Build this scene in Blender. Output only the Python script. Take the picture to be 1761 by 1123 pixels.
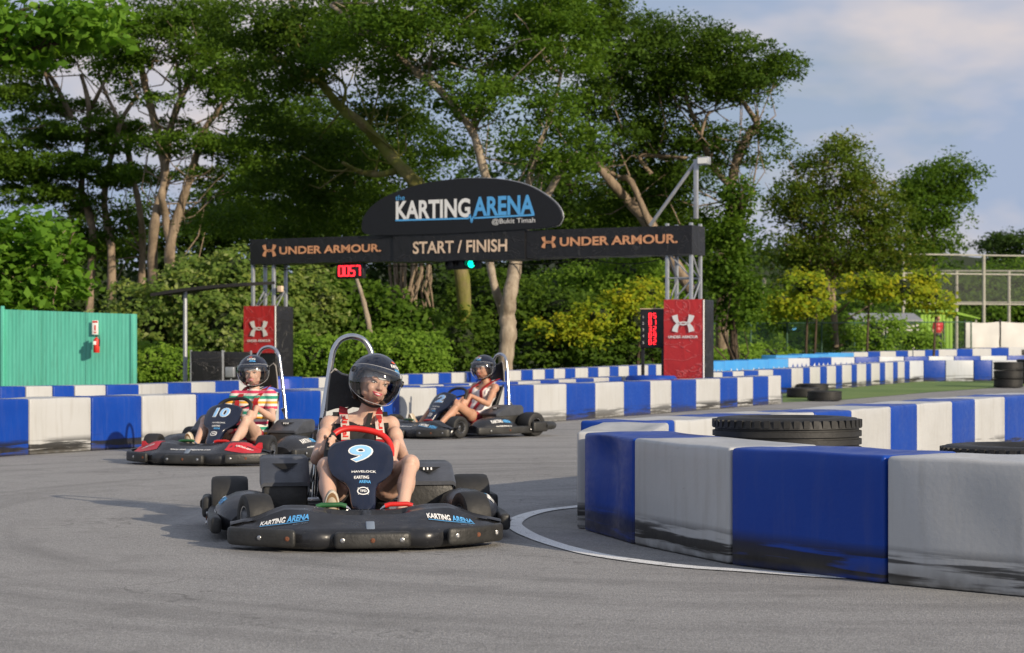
import bpy, bmesh, math, random
import numpy as np
from mathutils import Vector, Matrix, noise
from mathutils.bvhtree import BVHTree

for o in list(bpy.data.objects):
    bpy.data.objects.remove(o, do_unlink=True)
SC = bpy.context.scene
COL = SC.collection
R = math.radians

# ------------------------------------------------------------------ camera
CAM_H = 0.95
FPX = 3424.0            # focal length in photograph pixels (70 mm on 36 mm wide)
HY = 610.0              # horizon line of the photograph
cd = bpy.data.cameras.new('camera')
cam = bpy.data.objects.new('camera', cd)
COL.objects.link(cam)
cam.location = (0, 0, CAM_H)
cam.rotation_euler = (R(90), 0, 0)
cd.lens = 70
cd.sensor_width = 36
cd.shift_y = 48.5 / 1761
cd.clip_start = 0.1
cd.clip_end = 3000
cd.dof.use_dof = True
cd.dof.focus_distance = 10.4
cd.dof.aperture_fstop = 6.3
SC.camera = cam

# ------------------------------------------------------------------ sun and sky
SUN_EL = R(19)
SUN_DIR = Vector((0.70 * math.cos(SUN_EL), -0.714 * math.cos(SUN_EL), math.sin(SUN_EL))).normalized()
sl = bpy.data.lights.new('sun', 'SUN')
sl.energy = 4.8
sl.angle = R(0.53)
sl.color = (1.0, 0.85, 0.65)
so = bpy.data.objects.new('sun', sl)
COL.objects.link(so)
so.location = SUN_DIR * 60
so.rotation_euler = SUN_DIR.to_track_quat('Z', 'Y').to_euler()

W = bpy.data.worlds.new('World')
SC.world = W
W.use_nodes = True
nt = W.node_tree
nt.nodes.clear()
n_out = nt.nodes.new('ShaderNodeOutputWorld')
n_bg = nt.nodes.new('ShaderNodeBackground')
n_bg.inputs['Strength'].default_value = 0.085
n_sky = nt.nodes.new('ShaderNodeTexSky')
n_sky.sky_type = 'NISHITA'
n_sky.sun_disc = False
n_sky.sun_elevation = SUN_EL
n_sky.sun_rotation = math.atan2(SUN_DIR.x, SUN_DIR.y)
n_sky.altitude = 20
n_sky.air_density = 1.0
n_sky.dust_density = 1.2
n_sky.ozone_density = 1.6
# clouds: soft noise in the direction of view, the same all round the sky
n_tc = nt.nodes.new('ShaderNodeTexCoord')
n_mp = nt.nodes.new('ShaderNodeMapping')
n_mp.inputs['Scale'].default_value = (1.0, 1.0, 2.3)
n_mp.inputs['Location'].default_value = (1.3, 0.2, 0.1)
n_n1 = nt.nodes.new('ShaderNodeTexNoise')
n_n1.inputs['Scale'].default_value = 4.2
n_n1.inputs['Detail'].default_value = 5.5
n_n1.inputs['Roughness'].default_value = 0.5
n_n1.inputs['Distortion'].default_value = 0.25
n_r1 = nt.nodes.new('ShaderNodeValToRGB')
n_r1.color_ramp.elements[0].position = 0.22
n_r1.color_ramp.elements[1].position = 0.50
n_n2 = nt.nodes.new('ShaderNodeTexNoise')
n_n2.inputs['Scale'].default_value = 9.0
n_n2.inputs['Detail'].default_value = 4
n_r2 = nt.nodes.new('ShaderNodeValToRGB')     # cloud tone: grey-blue shaded to pale pink lit
n_r2.color_ramp.elements[0].position = 0.44
n_r2.color_ramp.elements[0].color = (4.3, 5.2, 7.0, 1)
n_r2.color_ramp.elements[1].position = 0.66
n_r2.color_ramp.elements[1].color = (7.7, 7.15, 7.3, 1)
n_mx = nt.nodes.new('ShaderNodeMix')
n_mx.data_type = 'RGBA'
L = nt.links.new
L(n_tc.outputs['Generated'], n_mp.inputs['Vector'])
L(n_mp.outputs['Vector'], n_n1.inputs['Vector'])
L(n_mp.outputs['Vector'], n_n2.inputs['Vector'])
L(n_n1.outputs['Fac'], n_r1.inputs['Fac'])
L(n_n2.outputs['Fac'], n_r2.inputs['Fac'])
L(n_r1.outputs['Color'], n_mx.inputs['Factor'])
L(n_sky.outputs['Color'], n_mx.inputs['A'])
L(n_r2.outputs['Color'], n_mx.inputs['B'])
L(n_mx.outputs['Result'], n_bg.inputs['Color'])
L(n_bg.outputs['Background'], n_out.inputs['Surface'])

SC.view_settings.view_transform = 'Standard'
SC.view_settings.look = 'None'
SC.view_settings.gamma = 1
SC.view_settings.use_curve_mapping = False
SC.view_settings.exposure = 0.06
SC.cycles.use_denoising = True
SC.cycles.max_bounces = 8
SC.cycles.transparent_max_bounces = 12
SC.cycles.use_fast_gi = False

# ------------------------------------------------------------------ from the photograph's pixels to places
def gz(y):
    """height of the ground: flat near, rising gently beyond the start line"""
    t = y - 36.0
    if t <= -3: return 0.0
    if t < 3: return 0.02 * (t + 3) ** 2 / 12.0
    return 0.02 * t

def at(px, py, Y):
    return Vector(((px - 880.5) / FPX * Y, Y, CAM_H - (py - HY) / FPX * Y))

def solve(px, py, h=0.0):
    """point of height h above the ground seen at a pixel"""
    lo, hi = 2.0, 400.0
    k = (py - HY) / FPX
    for _ in range(60):
        m = (lo + hi) / 2
        if CAM_H - k * m > gz(m) + h: lo = m
        else: hi = m
    return Vector(((px - 880.5) / FPX * lo, lo, gz(lo)))

# ------------------------------------------------------------------ mesh helpers
class MB:
    def __init__(s):
        s.v = []; s.f = []; s.m = []
    def add(s, verts, faces, mi=0):
        b = len(s.v)
        s.v.extend([tuple(v) for v in verts])
        s.f.extend([tuple(i + b for i in f) for f in faces])
        s.m.extend([mi] * len(faces))
        return s
    def xf(s, M):
        s.v = [tuple(M @ Vector(v)) for v in s.v]
        return s
    def merge(s, o, M=None, mi=0):
        vs = o.v if M is None else [tuple(M @ Vector(v)) for v in o.v]
        return s.add(vs, o.f, mi)
    def box(s, c, d, M=None, mi=0):
        x, y, z = d[0] / 2, d[1] / 2, d[2] / 2
        vs = [Vector((a * x + c[0], b * y + c[1], e * z + c[2])) for e in (-1, 1) for b in (-1, 1) for a in (-1, 1)]
        if M is not None: vs = [M @ v for v in vs]
        return s.add(vs, [(0, 2, 3, 1), (4, 5, 7, 6), (0, 1, 5, 4), (2, 6, 7, 3), (0, 4, 6, 2), (1, 3, 7, 5)], mi)
    def rbox(s, c, d, r=0.01, seg=2, grid=(1, 1, 1), fn=None, M=None, mi=0):
        """rounded box; fn reshapes each vertex afterwards (local, centred at c)"""
        ax = []
        for k in range(3):
            h = d[k] / 2; rr = min(r, h * 0.98)
            co = [-h + rr * (1 - math.cos(math.pi / 2 * i / seg)) for i in range(seg + 1)]
            inner = [-h + rr + (2 * h - 2 * rr) * i / grid[k] for i in range(1, grid[k])]
            co = co + inner + [-q for q in reversed(co)]
            ax.append(co)
        idx = {}; vs = []
        def vid(i, j, k):
            key = (i, j, k)
            if key not in idx:
                p = Vector((ax[0][i], ax[1][j], ax[2][k]))
                q = Vector([max(-(d[t] / 2 - min(r, d[t] / 2 * .98)), min(d[t] / 2 - min(r, d[t] / 2 * .98), p[t])) for t in range(3)])
                n = p - q
                if n.length > 1e-9: p = q + n.normalized() * min(r, min(d) / 2 * .98)
                if fn: p = Vector(fn(p))
                p = p + Vector(c)
                if M is not None: p = M @ p
                idx[key] = len(vs); vs.append(p)
            return idx[key]
        nx, ny, nz = len(ax[0]) - 1, len(ax[1]) - 1, len(ax[2]) - 1
        fs = []
        for i in range(nx):
            for j in range(ny):
                fs.append((vid(i, j, 0), vid(i, j + 1, 0), vid(i + 1, j + 1, 0), vid(i + 1, j, 0)))
                fs.append((vid(i, j, nz), vid(i + 1, j, nz), vid(i + 1, j + 1, nz), vid(i, j + 1, nz)))
            for k in range(nz):
                fs.append((vid(i, 0, k), vid(i + 1, 0, k), vid(i + 1, 0, k + 1), vid(i, 0, k + 1)))
                fs.append((vid(i, ny, k), vid(i, ny, k + 1), vid(i + 1, ny, k + 1), vid(i + 1, ny, k)))
        for j in range(ny):
            for k in range(nz):
                fs.append((vid(0, j, k), vid(0, j, k + 1), vid(0, j + 1, k + 1), vid(0, j + 1, k)))
                fs.append((vid(nx, j, k), vid(nx, j + 1, k), vid(nx, j + 1, k + 1), vid(nx, j, k + 1)))
        return s.add(vs, fs, mi)
    def tube(s, pts, rad, n=8, closed=False, mi=0, caps=True):
        P = [Vector(p) for p in pts]
        m = len(P)
        rad = [rad] * m if isinstance(rad, (int, float)) else list(rad)
        rings = []
        up = None
        for i in range(m):
            if closed: t = (P[(i + 1) % m] - P[i - 1])
            else: t = P[min(i + 1, m - 1)] - P[max(i - 1, 0)]
            t = t.normalized() if t.length > 1e-9 else Vector((0, 0, 1))
            if up is None:
                a = Vector((0, 0, 1)) if abs(t.z) < .9 else Vector((1, 0, 0))
                up = (a - t * a.dot(t)).normalized()
            else:
                up = up - t * up.dot(t)
                up = up.normalized() if up.length > 1e-6 else t.orthogonal().normalized()
            b = t.cross(up)
            rings.append([P[i] + (up * math.cos(2 * math.pi * k / n) + b * math.sin(2 * math.pi * k / n)) * rad[i] for k in range(n)])
        vs = [v for r_ in rings for v in r_]
        fs = []
        for i in range(m if closed else m - 1):
            j = (i + 1) % m
            for k in range(n):
                k2 = (k + 1) % n
                fs.append((i * n + k, i * n + k2, j * n + k2, j * n + k))
        if not closed and caps:
            fs.append(tuple(range(n - 1, -1, -1)))
            fs.append(tuple((m - 1) * n + k for k in range(n)))
        return s.add(vs, fs, mi)
    def capsule(s, p0, p1, r0, r1=None, n=12, mi=0):
        p0, p1 = Vector(p0), Vector(p1)
        r1 = r0 if r1 is None else r1
        d = (p1 - p0)
        d = d.normalized() if d.length > 1e-9 else Vector((0, 0, 1))
        pts = []; rr = []
        for a in (90, 65, 40, 15):
            pts.append(p0 - d * r0 * math.sin(R(a))); rr.append(max(r0 * math.cos(R(a)), 1e-4))
        for a in (15, 40, 65, 90):
            pts.append(p1 + d * r1 * math.sin(R(a))); rr.append(max(r1 * math.cos(R(a)), 1e-4))
        return s.tube(pts, rr, n, mi=mi)
    def ell(s, c, r, M=None, nu=16, nv=10, mi=0):
        vs = []; fs = []
        c = Vector(c)
        for j in range(nv + 1):
            ph = math.pi * j / nv - math.pi / 2
            for i in range(nu):
                th = 2 * math.pi * i / nu
                p = Vector((r[0] * math.cos(ph) * math.cos(th), r[1] * math.cos(ph) * math.sin(th), r[2] * math.sin(ph)))
                if M is not None: p = M @ p
                vs.append(p + c)
        for j in range(nv):
            for i in range(nu):
                i2 = (i + 1) % nu
                if j == 0: fs.append((i, (j + 1) * nu + i2, (j + 1) * nu + i))
                elif j == nv - 1: fs.append((j * nu + i, j * nu + i2, (j + 1) * nu + i))
                else: fs.append((j * nu + i, j * nu + i2, (j + 1) * nu + i2, (j + 1) * nu + i))
        return s.add(vs, fs, mi)
    def lathe(s, prof, n=32, axis='X', M=None, mi=0, closed=True):
        """profile of (radius, offset along axis)"""
        vs = []
        for i in range(n):
            a = 2 * math.pi * i / n
            for r_, o in prof:
                if axis == 'X': v = Vector((o, r_ * math.cos(a), r_ * math.sin(a)))
                elif axis == 'Y': v = Vector((r_ * math.cos(a), o, r_ * math.sin(a)))
                else: v = Vector((r_ * math.cos(a), r_ * math.sin(a), o))
                vs.append(M @ v if M is not None else v)
        m = len(prof); fs = []
        for i in range(n):
            i2 = (i + 1) % n
            for j in range(m if closed else m - 1):
                j2 = (j + 1) % m
                fs.append((i * m + j, i * m + j2, i2 * m + j2, i2 * m + j))
        return s.add(vs, fs, mi)
    def loft(s, secs, closed=True, caps=True, mi=0):
        n = len(secs[0]); vs = [v for q in secs for v in q]; fs = []
        for i in range(len(secs) - 1):
            for k in range(n if closed else n - 1):
                k2 = (k + 1) % n
                fs.append((i * n + k, i * n + k2, (i + 1) * n + k2, (i + 1) * n + k))
        if caps and closed:
            fs.append(tuple(range(n - 1, -1, -1)))
            fs.append(tuple((len(secs) - 1) * n + k for k in range(n)))
        return s.add(vs, fs, mi)
    def prism(s, poly, y0, y1, mi=0):
        """outline in x,z drawn out along y"""
        n = len(poly)
        vs = [(p[0], y0, p[1]) for p in poly] + [(p[0], y1, p[1]) for p in poly]
        fs = [tuple(range(n)), tuple(range(2 * n - 1, n - 1, -1))]
        for i in range(n):
            j = (i + 1) % n
            fs.append((i, i + n, j + n, j))
        return s.add(vs, fs, mi)
    def mesh(s, name, mats, smooth=True, fix=True):
        me = bpy.data.meshes.new(name)
        me.from_pydata(s.v, [], s.f)
        if not isinstance(mats, (list, tuple)): mats = [mats]
        for m_ in mats: me.materials.append(m_)
        if len(mats) > 1: me.polygons.foreach_set('material_index', s.m)
        if fix:
            bm = bmesh.new(); bm.from_mesh(me)
            bmesh.ops.recalc_face_normals(bm, faces=bm.faces)
            bm.to_mesh(me); bm.free()
        if smooth:
            me.polygons.foreach_set('use_smooth', [True] * len(me.polygons))
            if smooth != 'full':
                try: me.set_sharp_from_angle(angle=R(42 if smooth is True else smooth))
                except Exception: pass
        me.update()
        return me
    def obj(s, name, mats, parent=None, smooth=True, fix=True):
        return link(name, s.mesh(name, mats, smooth, fix), parent)

def link(name, data, parent=None):
    o = bpy.data.objects.new(name, data)
    COL.objects.link(o)
    if parent is not None: o.parent = parent
    return o

def tag(o, label=None, cat=None, group=None, kind=None):
    if label: o['label'] = label
    if cat: o['category'] = cat
    if group: o['group'] = group
    if kind: o['kind'] = kind
    return o

def empty(name, loc=(0, 0, 0), rz=0.0, label=None, cat=None, group=None):
    o = link(name, None)
    o.location = loc
    o.rotation_euler = (0, 0, rz)
    return tag(o, label, cat, group)

def copy_tree(o, parent=None):
    c = o.copy()
    COL.objects.link(c)
    c.parent = parent
    for ch in list(o.children): copy_tree(ch, c)
    return c

ORD = ['zeroth', 'first', 'second', 'third', 'fourth', 'fifth', 'sixth', 'seventh', 'eighth', 'ninth', 'tenth', 'eleventh',
       'twelfth', 'thirteenth', 'fourteenth', 'fifteenth', 'sixteenth', 'seventeenth', 'eighteenth', 'nineteenth', 'twentieth',
       'twenty-first', 'twenty-second', 'twenty-third', 'twenty-fourth', 'twenty-fifth', 'twenty-sixth', 'twenty-seventh',
       'twenty-eighth', 'twenty-ninth', 'thirtieth', 'thirty-first', 'thirty-second', 'thirty-third', 'thirty-fourth',
       'thirty-fifth', 'thirty-sixth', 'thirty-seventh', 'thirty-eighth', 'thirty-ninth', 'fortieth', 'forty-first']

# ------------------------------------------------------------------ materials
class NM:
    """small node-material builder"""
    def __init__(s, name):
        s.m = bpy.data.materials.new(name)
        s.m.use_nodes = True
        s.t = s.m.node_tree
        s.b = s.t.nodes['Principled BSDF']
        s.o = s.t.nodes['Material Output']
    def n(s, typ, **kw):
        nd = s.t.nodes.new(typ)
        for k, v in kw.items():
            if k in nd.inputs: nd.inputs[k].default_value = v
            else: setattr(nd, k, v)
        return nd
    def l(s, a, b): s.t.links.new(a, b)
    def coord(s, which='Object', scale=(1, 1, 1), loc=(0, 0, 0), rot=(0, 0, 0)):
        tc = s.n('ShaderNodeTexCoord'); mp = s.n('ShaderNodeMapping')
        mp.inputs['Scale'].default_value = scale
        mp.inputs['Location'].default_value = loc
        mp.inputs['Rotation'].default_value = rot
        s.l(tc.outputs[which], mp.inputs['Vector'])
        return mp.outputs['Vector']
    def noise(s, vec, scale=5, detail=4, rough=.5, dist=0):
        nd = s.n('ShaderNodeTexNoise')
        nd.inputs['Scale'].default_value = scale
        nd.inputs['Detail'].default_value = detail
        nd.inputs['Roughness'].default_value = rough
        nd.inputs['Distortion'].default_value = dist
        if vec is not None: s.l(vec, nd.inputs['Vector'])
        return nd.outputs['Fac']
    def ramp(s, fac, stops):
        nd = s.n('ShaderNodeValToRGB')
        els = nd.color_ramp.elements
        while len(els) < len(stops): els.new(0.5)
        for e, (p, c) in zip(els, stops):
            e.position = p
            e.color = (c, c, c, 1) if isinstance(c, (int, float)) else (*c, 1)
        s.l(fac, nd.inputs['Fac'])
        return nd.outputs['Color']
    def mix(s, fac, a, b, blend='MIX'):
        nd = s.n('ShaderNodeMix')
        nd.data_type = 'RGBA'; nd.blend_type = blend
        for key, v in (('Factor', fac), ('A', a), ('B', b)):
            if isinstance(v, (int, float)):
                nd.inputs[key].default_value = v if key == 'Factor' else (v, v, v, 1)
            elif isinstance(v, tuple): nd.inputs[key].default_value = (*v, 1) if len(v) == 3 else v
            else: s.l(v, nd.inputs[key])
        return nd.outputs['Result']
    def math(s, op, a, b=0.0):
        nd = s.n('ShaderNodeMath'); nd.operation = op
        for i, v in enumerate((a, b)):
            if isinstance(v, (int, float)): nd.inputs[i].default_value = v
            else: s.l(v, nd.inputs[i])
        return nd.outputs[0]
    def bump(s, h, strength=.3, dist=.01):
        nd = s.n('ShaderNodeBump')
        nd.inputs['Strength'].default_value = strength
        nd.inputs['Distance'].default_value = dist
        s.l(h, nd.inputs['Height'])
        s.l(nd.outputs['Normal'], s.b.inputs['Normal'])
    def set(s, **kw):
        for k, v in kw.items():
            key = {'color': 'Base Color', 'rough': 'Roughness', 'metal': 'Metallic', 'spec': 'Specular IOR Level',
                   'coat': 'Coat Weight', 'sss': 'Subsurface Weight', 'emit': 'Emission Color', 'estr': 'Emission Strength',
                   'alpha': 'Alpha', 'trans': 'Transmission Weight', 'sheen': 'Sheen Weight'}[k]
            if hasattr(v, 'is_output') or isinstance(v, bpy.types.NodeSocket): s.l(v, s.b.inputs[key])
            elif isinstance(v, tuple): s.b.inputs[key].default_value = (*v, 1)
            else: s.b.inputs[key].default_value = v
        return s

def simple(name, col, rough=.5, metal=0.0, var=.12, scale=8, bump=0.0, spec=.5, coat=0.0, bscale=60):
    k = NM(name)
    v = k.coord('Object')
    f = k.noise(v, scale, 5, .6)
    lo = tuple(max(0, c * (1 - var)) for c in col); hi = tuple(min(1, c * (1 + var)) for c in col)
    k.set(color=k.ramp(f, [(.3, lo), (.7, hi)]), metal=metal, spec=spec, coat=coat)
    k.set(rough=k.ramp(k.noise(v, scale * 2.3, 3), [(.3, max(0, rough - .07)), (.7, min(1, rough + .07))]))
    if bump: k.bump(k.noise(v, bscale, 4), bump, .01)
    return k.m

MAT = {}
def asphalt():
    k = NM('asphalt')
    v = k.coord('Object')
    fine = k.noise(v, 160, 3, .7)
    vo = k.n('ShaderNodeTexVoronoi'); vo.inputs['Scale'].default_value = 95
    k.l(v, vo.inputs['Vector'])
    big = k.noise(v, .35, 5, .6, .4)
    mid = k.noise(v, 2.6, 6, .65)
    # rubber laid down in arcs round the tip of the island
    sep = k.n('ShaderNodeSeparateXYZ'); k.l(v, sep.inputs[0])
    dx, dy = k.math('ADD', sep.outputs[0], -1.6), k.math('ADD', sep.outputs[1], -12.0)
    rad = k.math('SQRT', k.math('ADD', k.math('MULTIPLY', dx, dx), k.math('MULTIPLY', dy, dy)))
    ang = k.math('ARCTAN2', dy, k.math('MULTIPLY', dx, -1.0))
    cb = k.n('ShaderNodeCombineXYZ'); k.l(k.math('MULTIPLY', rad, 2.3), cb.inputs[0]); k.l(k.math('MULTIPLY', ang, 1.3), cb.inputs[1])
    streak = k.noise(cb.outputs[0], 1.0, 5, .62, .5)
    base = k.ramp(fine, [(.28, (.16, .158, .155)), (.5, (.30, .296, .289)), (.74, (.50, .49, .475))])
    base = k.mix(k.ramp(vo.outputs['Distance'], [(.0, .36), (.5, 0.0)]), base, (.055, .053, .05))
    grit = k.noise(v, 48, 4, .75)
    base = k.mix(k.ramp(grit, [(.36, .42), (.52, 0.)]), base, (.10, .098, .095))
    base = k.mix(k.ramp(grit, [(.6, .0), (.74, .4)]), base, (.58, .57, .55))
    base = k.mix(k.ramp(big, [(.38, .0), (.62, .30)]), base, (.36, .35, .335))
    base = k.mix(k.ramp(streak, [(.48, .0), (.70, .42)]), base, (.10, .099, .097))
    # hairline cracks, broken up by patches
    wob = k.n('ShaderNodeVectorMath'); wob.operation = 'ADD'
    nz = k.n('ShaderNodeTexNoise'); nz.inputs['Scale'].default_value = 3.0; nz.inputs['Detail'].default_value = 4
    k.l(v, nz.inputs['Vector']); k.l(v, wob.inputs[0]); k.l(nz.outputs['Color'], wob.inputs[1])
    ck = k.n('ShaderNodeTexVoronoi'); ck.feature = 'DISTANCE_TO_EDGE'; ck.inputs['Scale'].default_value = .42
    k.l(wob.outputs[0], ck.inputs['Vector'])
    cf = k.math('MULTIPLY', k.ramp(ck.outputs['Distance'], [(.0, .5), (.006, .0)]), k.ramp(k.noise(v, .5, 3), [(.46, 0.), (.56, 1.)]))
    base = k.mix(cf, base, (.035, .034, .032))
    base = k.mix(k.ramp(mid, [(.52, .0), (.72, .34)]), base, (.10, .097, .093))
    k.set(color=base, rough=.86, spec=.35)
    h = k.math('ADD', fine, k.math('MULTIPLY', vo.outputs['Distance'], .8))
    k.bump(h, .55, .006)
    return k.m
MAT['asphalt'] = asphalt()

def ground_mat():
    k = NM('grass_ground')
    v = k.coord('Object')
    k.set(color=k.ramp(k.noise(v, 1.4, 6, .65), [(.3, (.035, .05, .016)), (.55, (.07, .095, .028)), (.75, (.10, .085, .045))]), rough=.95)
    k.bump(k.noise(v, 25, 4), .8, .05)
    return k.m
MAT['ground'] = ground_mat()

def turf_mat():
    k = NM('turf')
    v = k.coord('Object')
    c = k.ramp(k.noise(v, .7, 5, .6), [(.3, (.10, .19, .04)), (.7, (.21, .29, .08))])
    c = k.mix(k.ramp(k.noise(v, 60, 2), [(.4, .35), (.6, 0.)]), c, (.04, .09, .02))
    k.set(color=c, rough=.9)
    k.bump(k.noise(v, 90, 3), .7, .02)
    return k.m
MAT['turf'] = turf_mat()

def line_mat():
    k = NM('road_paint')
    v = k.coord('Object')
    w = k.ramp(k.noise(v, 9, 6, .7), [(.30, .0), (.42, 1.)])
    sp = k.ramp(k.noise(v, 120, 3, .7), [(.33, .0), (.45, 1.)])
    f = k.math('MULTIPLY', w, sp)
    k.set(color=k.mix(f, (.25, .25, .245), (.80, .81, .80)), rough=.7)
    k.bump(k.noise(v, 150, 3), .4, .005)
    return k.m
MAT['line'] = line_mat()

def barrier_mat(name, col, pale):
    """moulded plastic, with rubber scuffs low on the side, grime at the seams and faded patches"""
    k = NM(name)
    tc = k.n('ShaderNodeTexCoord'); oi = k.n('ShaderNodeObjectInfo')
    add = k.n('ShaderNodeVectorMath'); add.operation = 'ADD'
    rnd = k.n('ShaderNodeCombineXYZ')
    k.l(k.math('MULTIPLY', oi.outputs['Random'], 37.0), rnd.inputs[0])
    k.l(k.math('MULTIPLY', oi.outputs['Random'], 91.0), rnd.inputs[1])
    k.l(tc.outputs['Object'], add.inputs[0]); k.l(rnd.outputs[0], add.inputs[1])
    def mapped(sc):
        mp = k.n('ShaderNodeMapping'); mp.inputs['Scale'].default_value = sc
        k.l(add.outputs[0], mp.inputs['Vector']); return mp.outputs[0]
    sep = k.n('ShaderNodeSeparateXYZ'); k.l(tc.outputs['Object'], sep.inputs[0])
    z = sep.outputs[2]
    base = k.mix(k.ramp(k.noise(mapped((1, 1, 1)), 2.2, 4), [(.4, 0.), (.7, .5)]), col, pale)
    base = k.mix(k.ramp(k.noise(mapped((6, 6, .8)), 3, 4), [(.5, 0.), (.75, .25 if col[0] > .3 else .06)]), base, (.26, .24, .2))
    scuff = k.noise(mapped((.55, .55, 11)), 2.0, 5, .55, .05)
    low = k.ramp(z, [(.0, .5), (.04, 1.), (.11, .9), (.17, .0)])
    f = k.math('MULTIPLY', k.ramp(scuff, [(.45, 0.), (.52, 1.)]), low)
    f = k.math('MULTIPLY', f, k.ramp(oi.outputs['Random'], [(.0, .6), (.6, 1.)]))
    base = k.mix(f, base, (.014, .014, .014))
    grime = k.math('MULTIPLY', k.ramp(z, [(.0, .75), (.1, .0)]), k.ramp(k.noise(mapped((3, 3, 3)), 4, 5), [(.3, .2), (.6, 1.)]))
    base = k.mix(grime, base, (.07, .062, .05))
    spots = k.math('MULTIPLY', k.ramp(k.noise(mapped((2, 2, 7)), 5, 5, .7), [(.66, 0.), (.76, .6)]), .5)
    base = k.mix(spots, base, (.10, .095, .09))
    k.set(color=base, rough=k.ramp(k.noise(mapped((2, 2, 4)), 6, 4), [(.3, .3), (.7, .5)]), spec=.3)
    k.bump(k.noise(mapped((1, 1, 1)), 45, 4), .08, .01)
    return k.m
MAT['b_white'] = barrier_mat('barrier_white', (.47, .48, .485), (.425, .43, .42))
MAT['b_blue'] = barrier_mat('barrier_blue', (.0025, .044, .31), (.005, .060, .37))
MAT['b_fade'] = barrier_mat('barrier_faded_blue', (.13, .16, .58), (.2, .22, .62))
MAT['b_sky'] = barrier_mat('barrier_sky_blue', (.05, .28, .66), (.09, .36, .7))
MAT['b_grey'] = barrier_mat('barrier_grey', (.48, .51, .56), (.55, .57, .6))

MAT['rubber'] = simple('rubber', (.017, .017, .017), .62, var=.35, scale=9, bump=.15)
MAT['plastic'] = None
def kart_plastic():
    k = NM('kart_black_plastic')
    v = k.coord('Object')
    c = k.ramp(k.noise(v, 3.5, 5), [(.3, (.010, .0105, .0125)), (.7, (.021, .022, .026))])
    sc = k.ramp(k.noise(k.coord('Object', (3, 3, 22)), 3, 6, .72, .2), [(.56, 0.), (.72, .55)])
    c = k.mix(sc, c, (.075, .072, .066))
    sp = k.ramp(k.noise(v, 55, 4, .7), [(.66, 0.), (.74, .6)])
    c = k.mix(sp, c, (.12, .115, .1))
    k.set(color=c, rough=k.ramp(k.noise(v, 9, 4), [(.3, .20), (.7, .42)]), spec=.55)
    k.bump(k.noise(v, 28, 5), .12, .01)
    return k.m
MAT['plastic'] = kart_plastic()
MAT['plastic_rough'] = simple('worn_black_plastic', (.026, .026, .025), .48, var=.5, scale=7, bump=.2)
MAT['navy'] = simple('navy_gloss', (.008, .012, .03), .22, var=.2, scale=5, coat=.3)
MAT['chrome'] = simple('polished_tube', (.62, .62, .63), .16, 1.0, var=.05)
MAT['steel'] = simple('galvanised_steel', (.40, .42, .45), .45, .55, var=.15, scale=12)
MAT['rim'] = simple('rim_metal', (.5, .5, .5), .3, 1.0)
MAT['dark_metal'] = simple('dark_metal', (.03, .03, .032), .45, .5)
MAT['red_grip'] = simple('red_grip', (.55, .018, .014), .42, var=.15)
MAT['green_grip'] = simple('green_grip', (.02, .11, .035), .45, var=.3)
MAT['red_panel'] = simple('red_decal', (.50, .02, .03), .4)
MAT['txt_white'] = simple('print_white', (.82, .82, .80), .5, var=.04)
MAT['txt_blue'] = simple('print_blue', (.10, .40, .78), .5, var=.05)
MAT['txt_pale'] = simple('print_pale_blue', (.26, .52, .85), .45, var=.04)
MAT['txt_gold'] = simple('print_copper', (.66, .32, .16), .5, var=.25, scale=14)
MAT['txt_cream'] = simple('print_cream', (.74, .56, .40), .5, var=.2, scale=10)
MAT['txt_red'] = simple('print_red', (.60, .03, .02), .5)
MAT['belt'] = simple('red_webbing', (.42, .012, .018), .7, bump=.3, bscale=200)
MAT['belt_white'] = simple('pale_webbing', (.62, .55, .48), .7, bump=.2, bscale=200)
MAT['black_cloth'] = simple('black_cloth', (.012, .012, .013), .85, bump=.3)
def vinyl(name, col, rough=.38, cr=.35):
    k = NM(name)
    v = k.coord('Object')
    wr = k.noise(k.coord('Object', (1, 1, .5), rot=(0, R(20), 0)), 3.2, 4, .55, .6)
    crease = k.ramp(k.noise(k.coord('Object', (.8, .8, 1.6)), 1.7, 3, .5, 1.2), [(.485, 0.), (.5, 1.), (.515, 0.)])
    k.set(color=k.mix(k.math('MULTIPLY', crease, cr), col, tuple(min(1, c + .25) for c in col)), rough=rough)
    k.bump(k.math('ADD', wr, k.math('MULTIPLY', crease, .25)), .55, .05)
    return k.m
MAT['vinyl_black'] = vinyl('vinyl_black', (.011, .011, .0125), .42, .06)
MAT['vinyl_red'] = vinyl('vinyl_red', (.52, .028, .03), .42)
MAT['sign_black'] = simple('sign_black', (.006, .0065, .0085), .5, var=.1)
MAT['teal'] = None
def teal():
    k = NM('teal_sheet')
    v = k.coord('Object')
    c = k.ramp(k.noise(k.coord('Object', (5, 5, .35)), 2.5, 5, .65), [(.3, (.085, .42, .315)), (.7, (.13, .54, .42))])
    st = k.ramp(k.noise(k.coord('Object', (9, 9, .5)), 3, 5, .7), [(.52, 0.), (.74, .6)])
    c = k.mix(st, c, (.07, .19, .14))
    k.set(color=c, rough=.5)
    return k.m
MAT['teal'] = teal()
def led(name, col, e):
    k = NM(name); k.set(color=col, emit=col, estr=e); return k.m
MAT['led_red'] = led('led_red', (1.0, .02, .03), 3.0)
MAT['led_green'] = led('led_green', (.0, .85, .45), 2.6)

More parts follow.
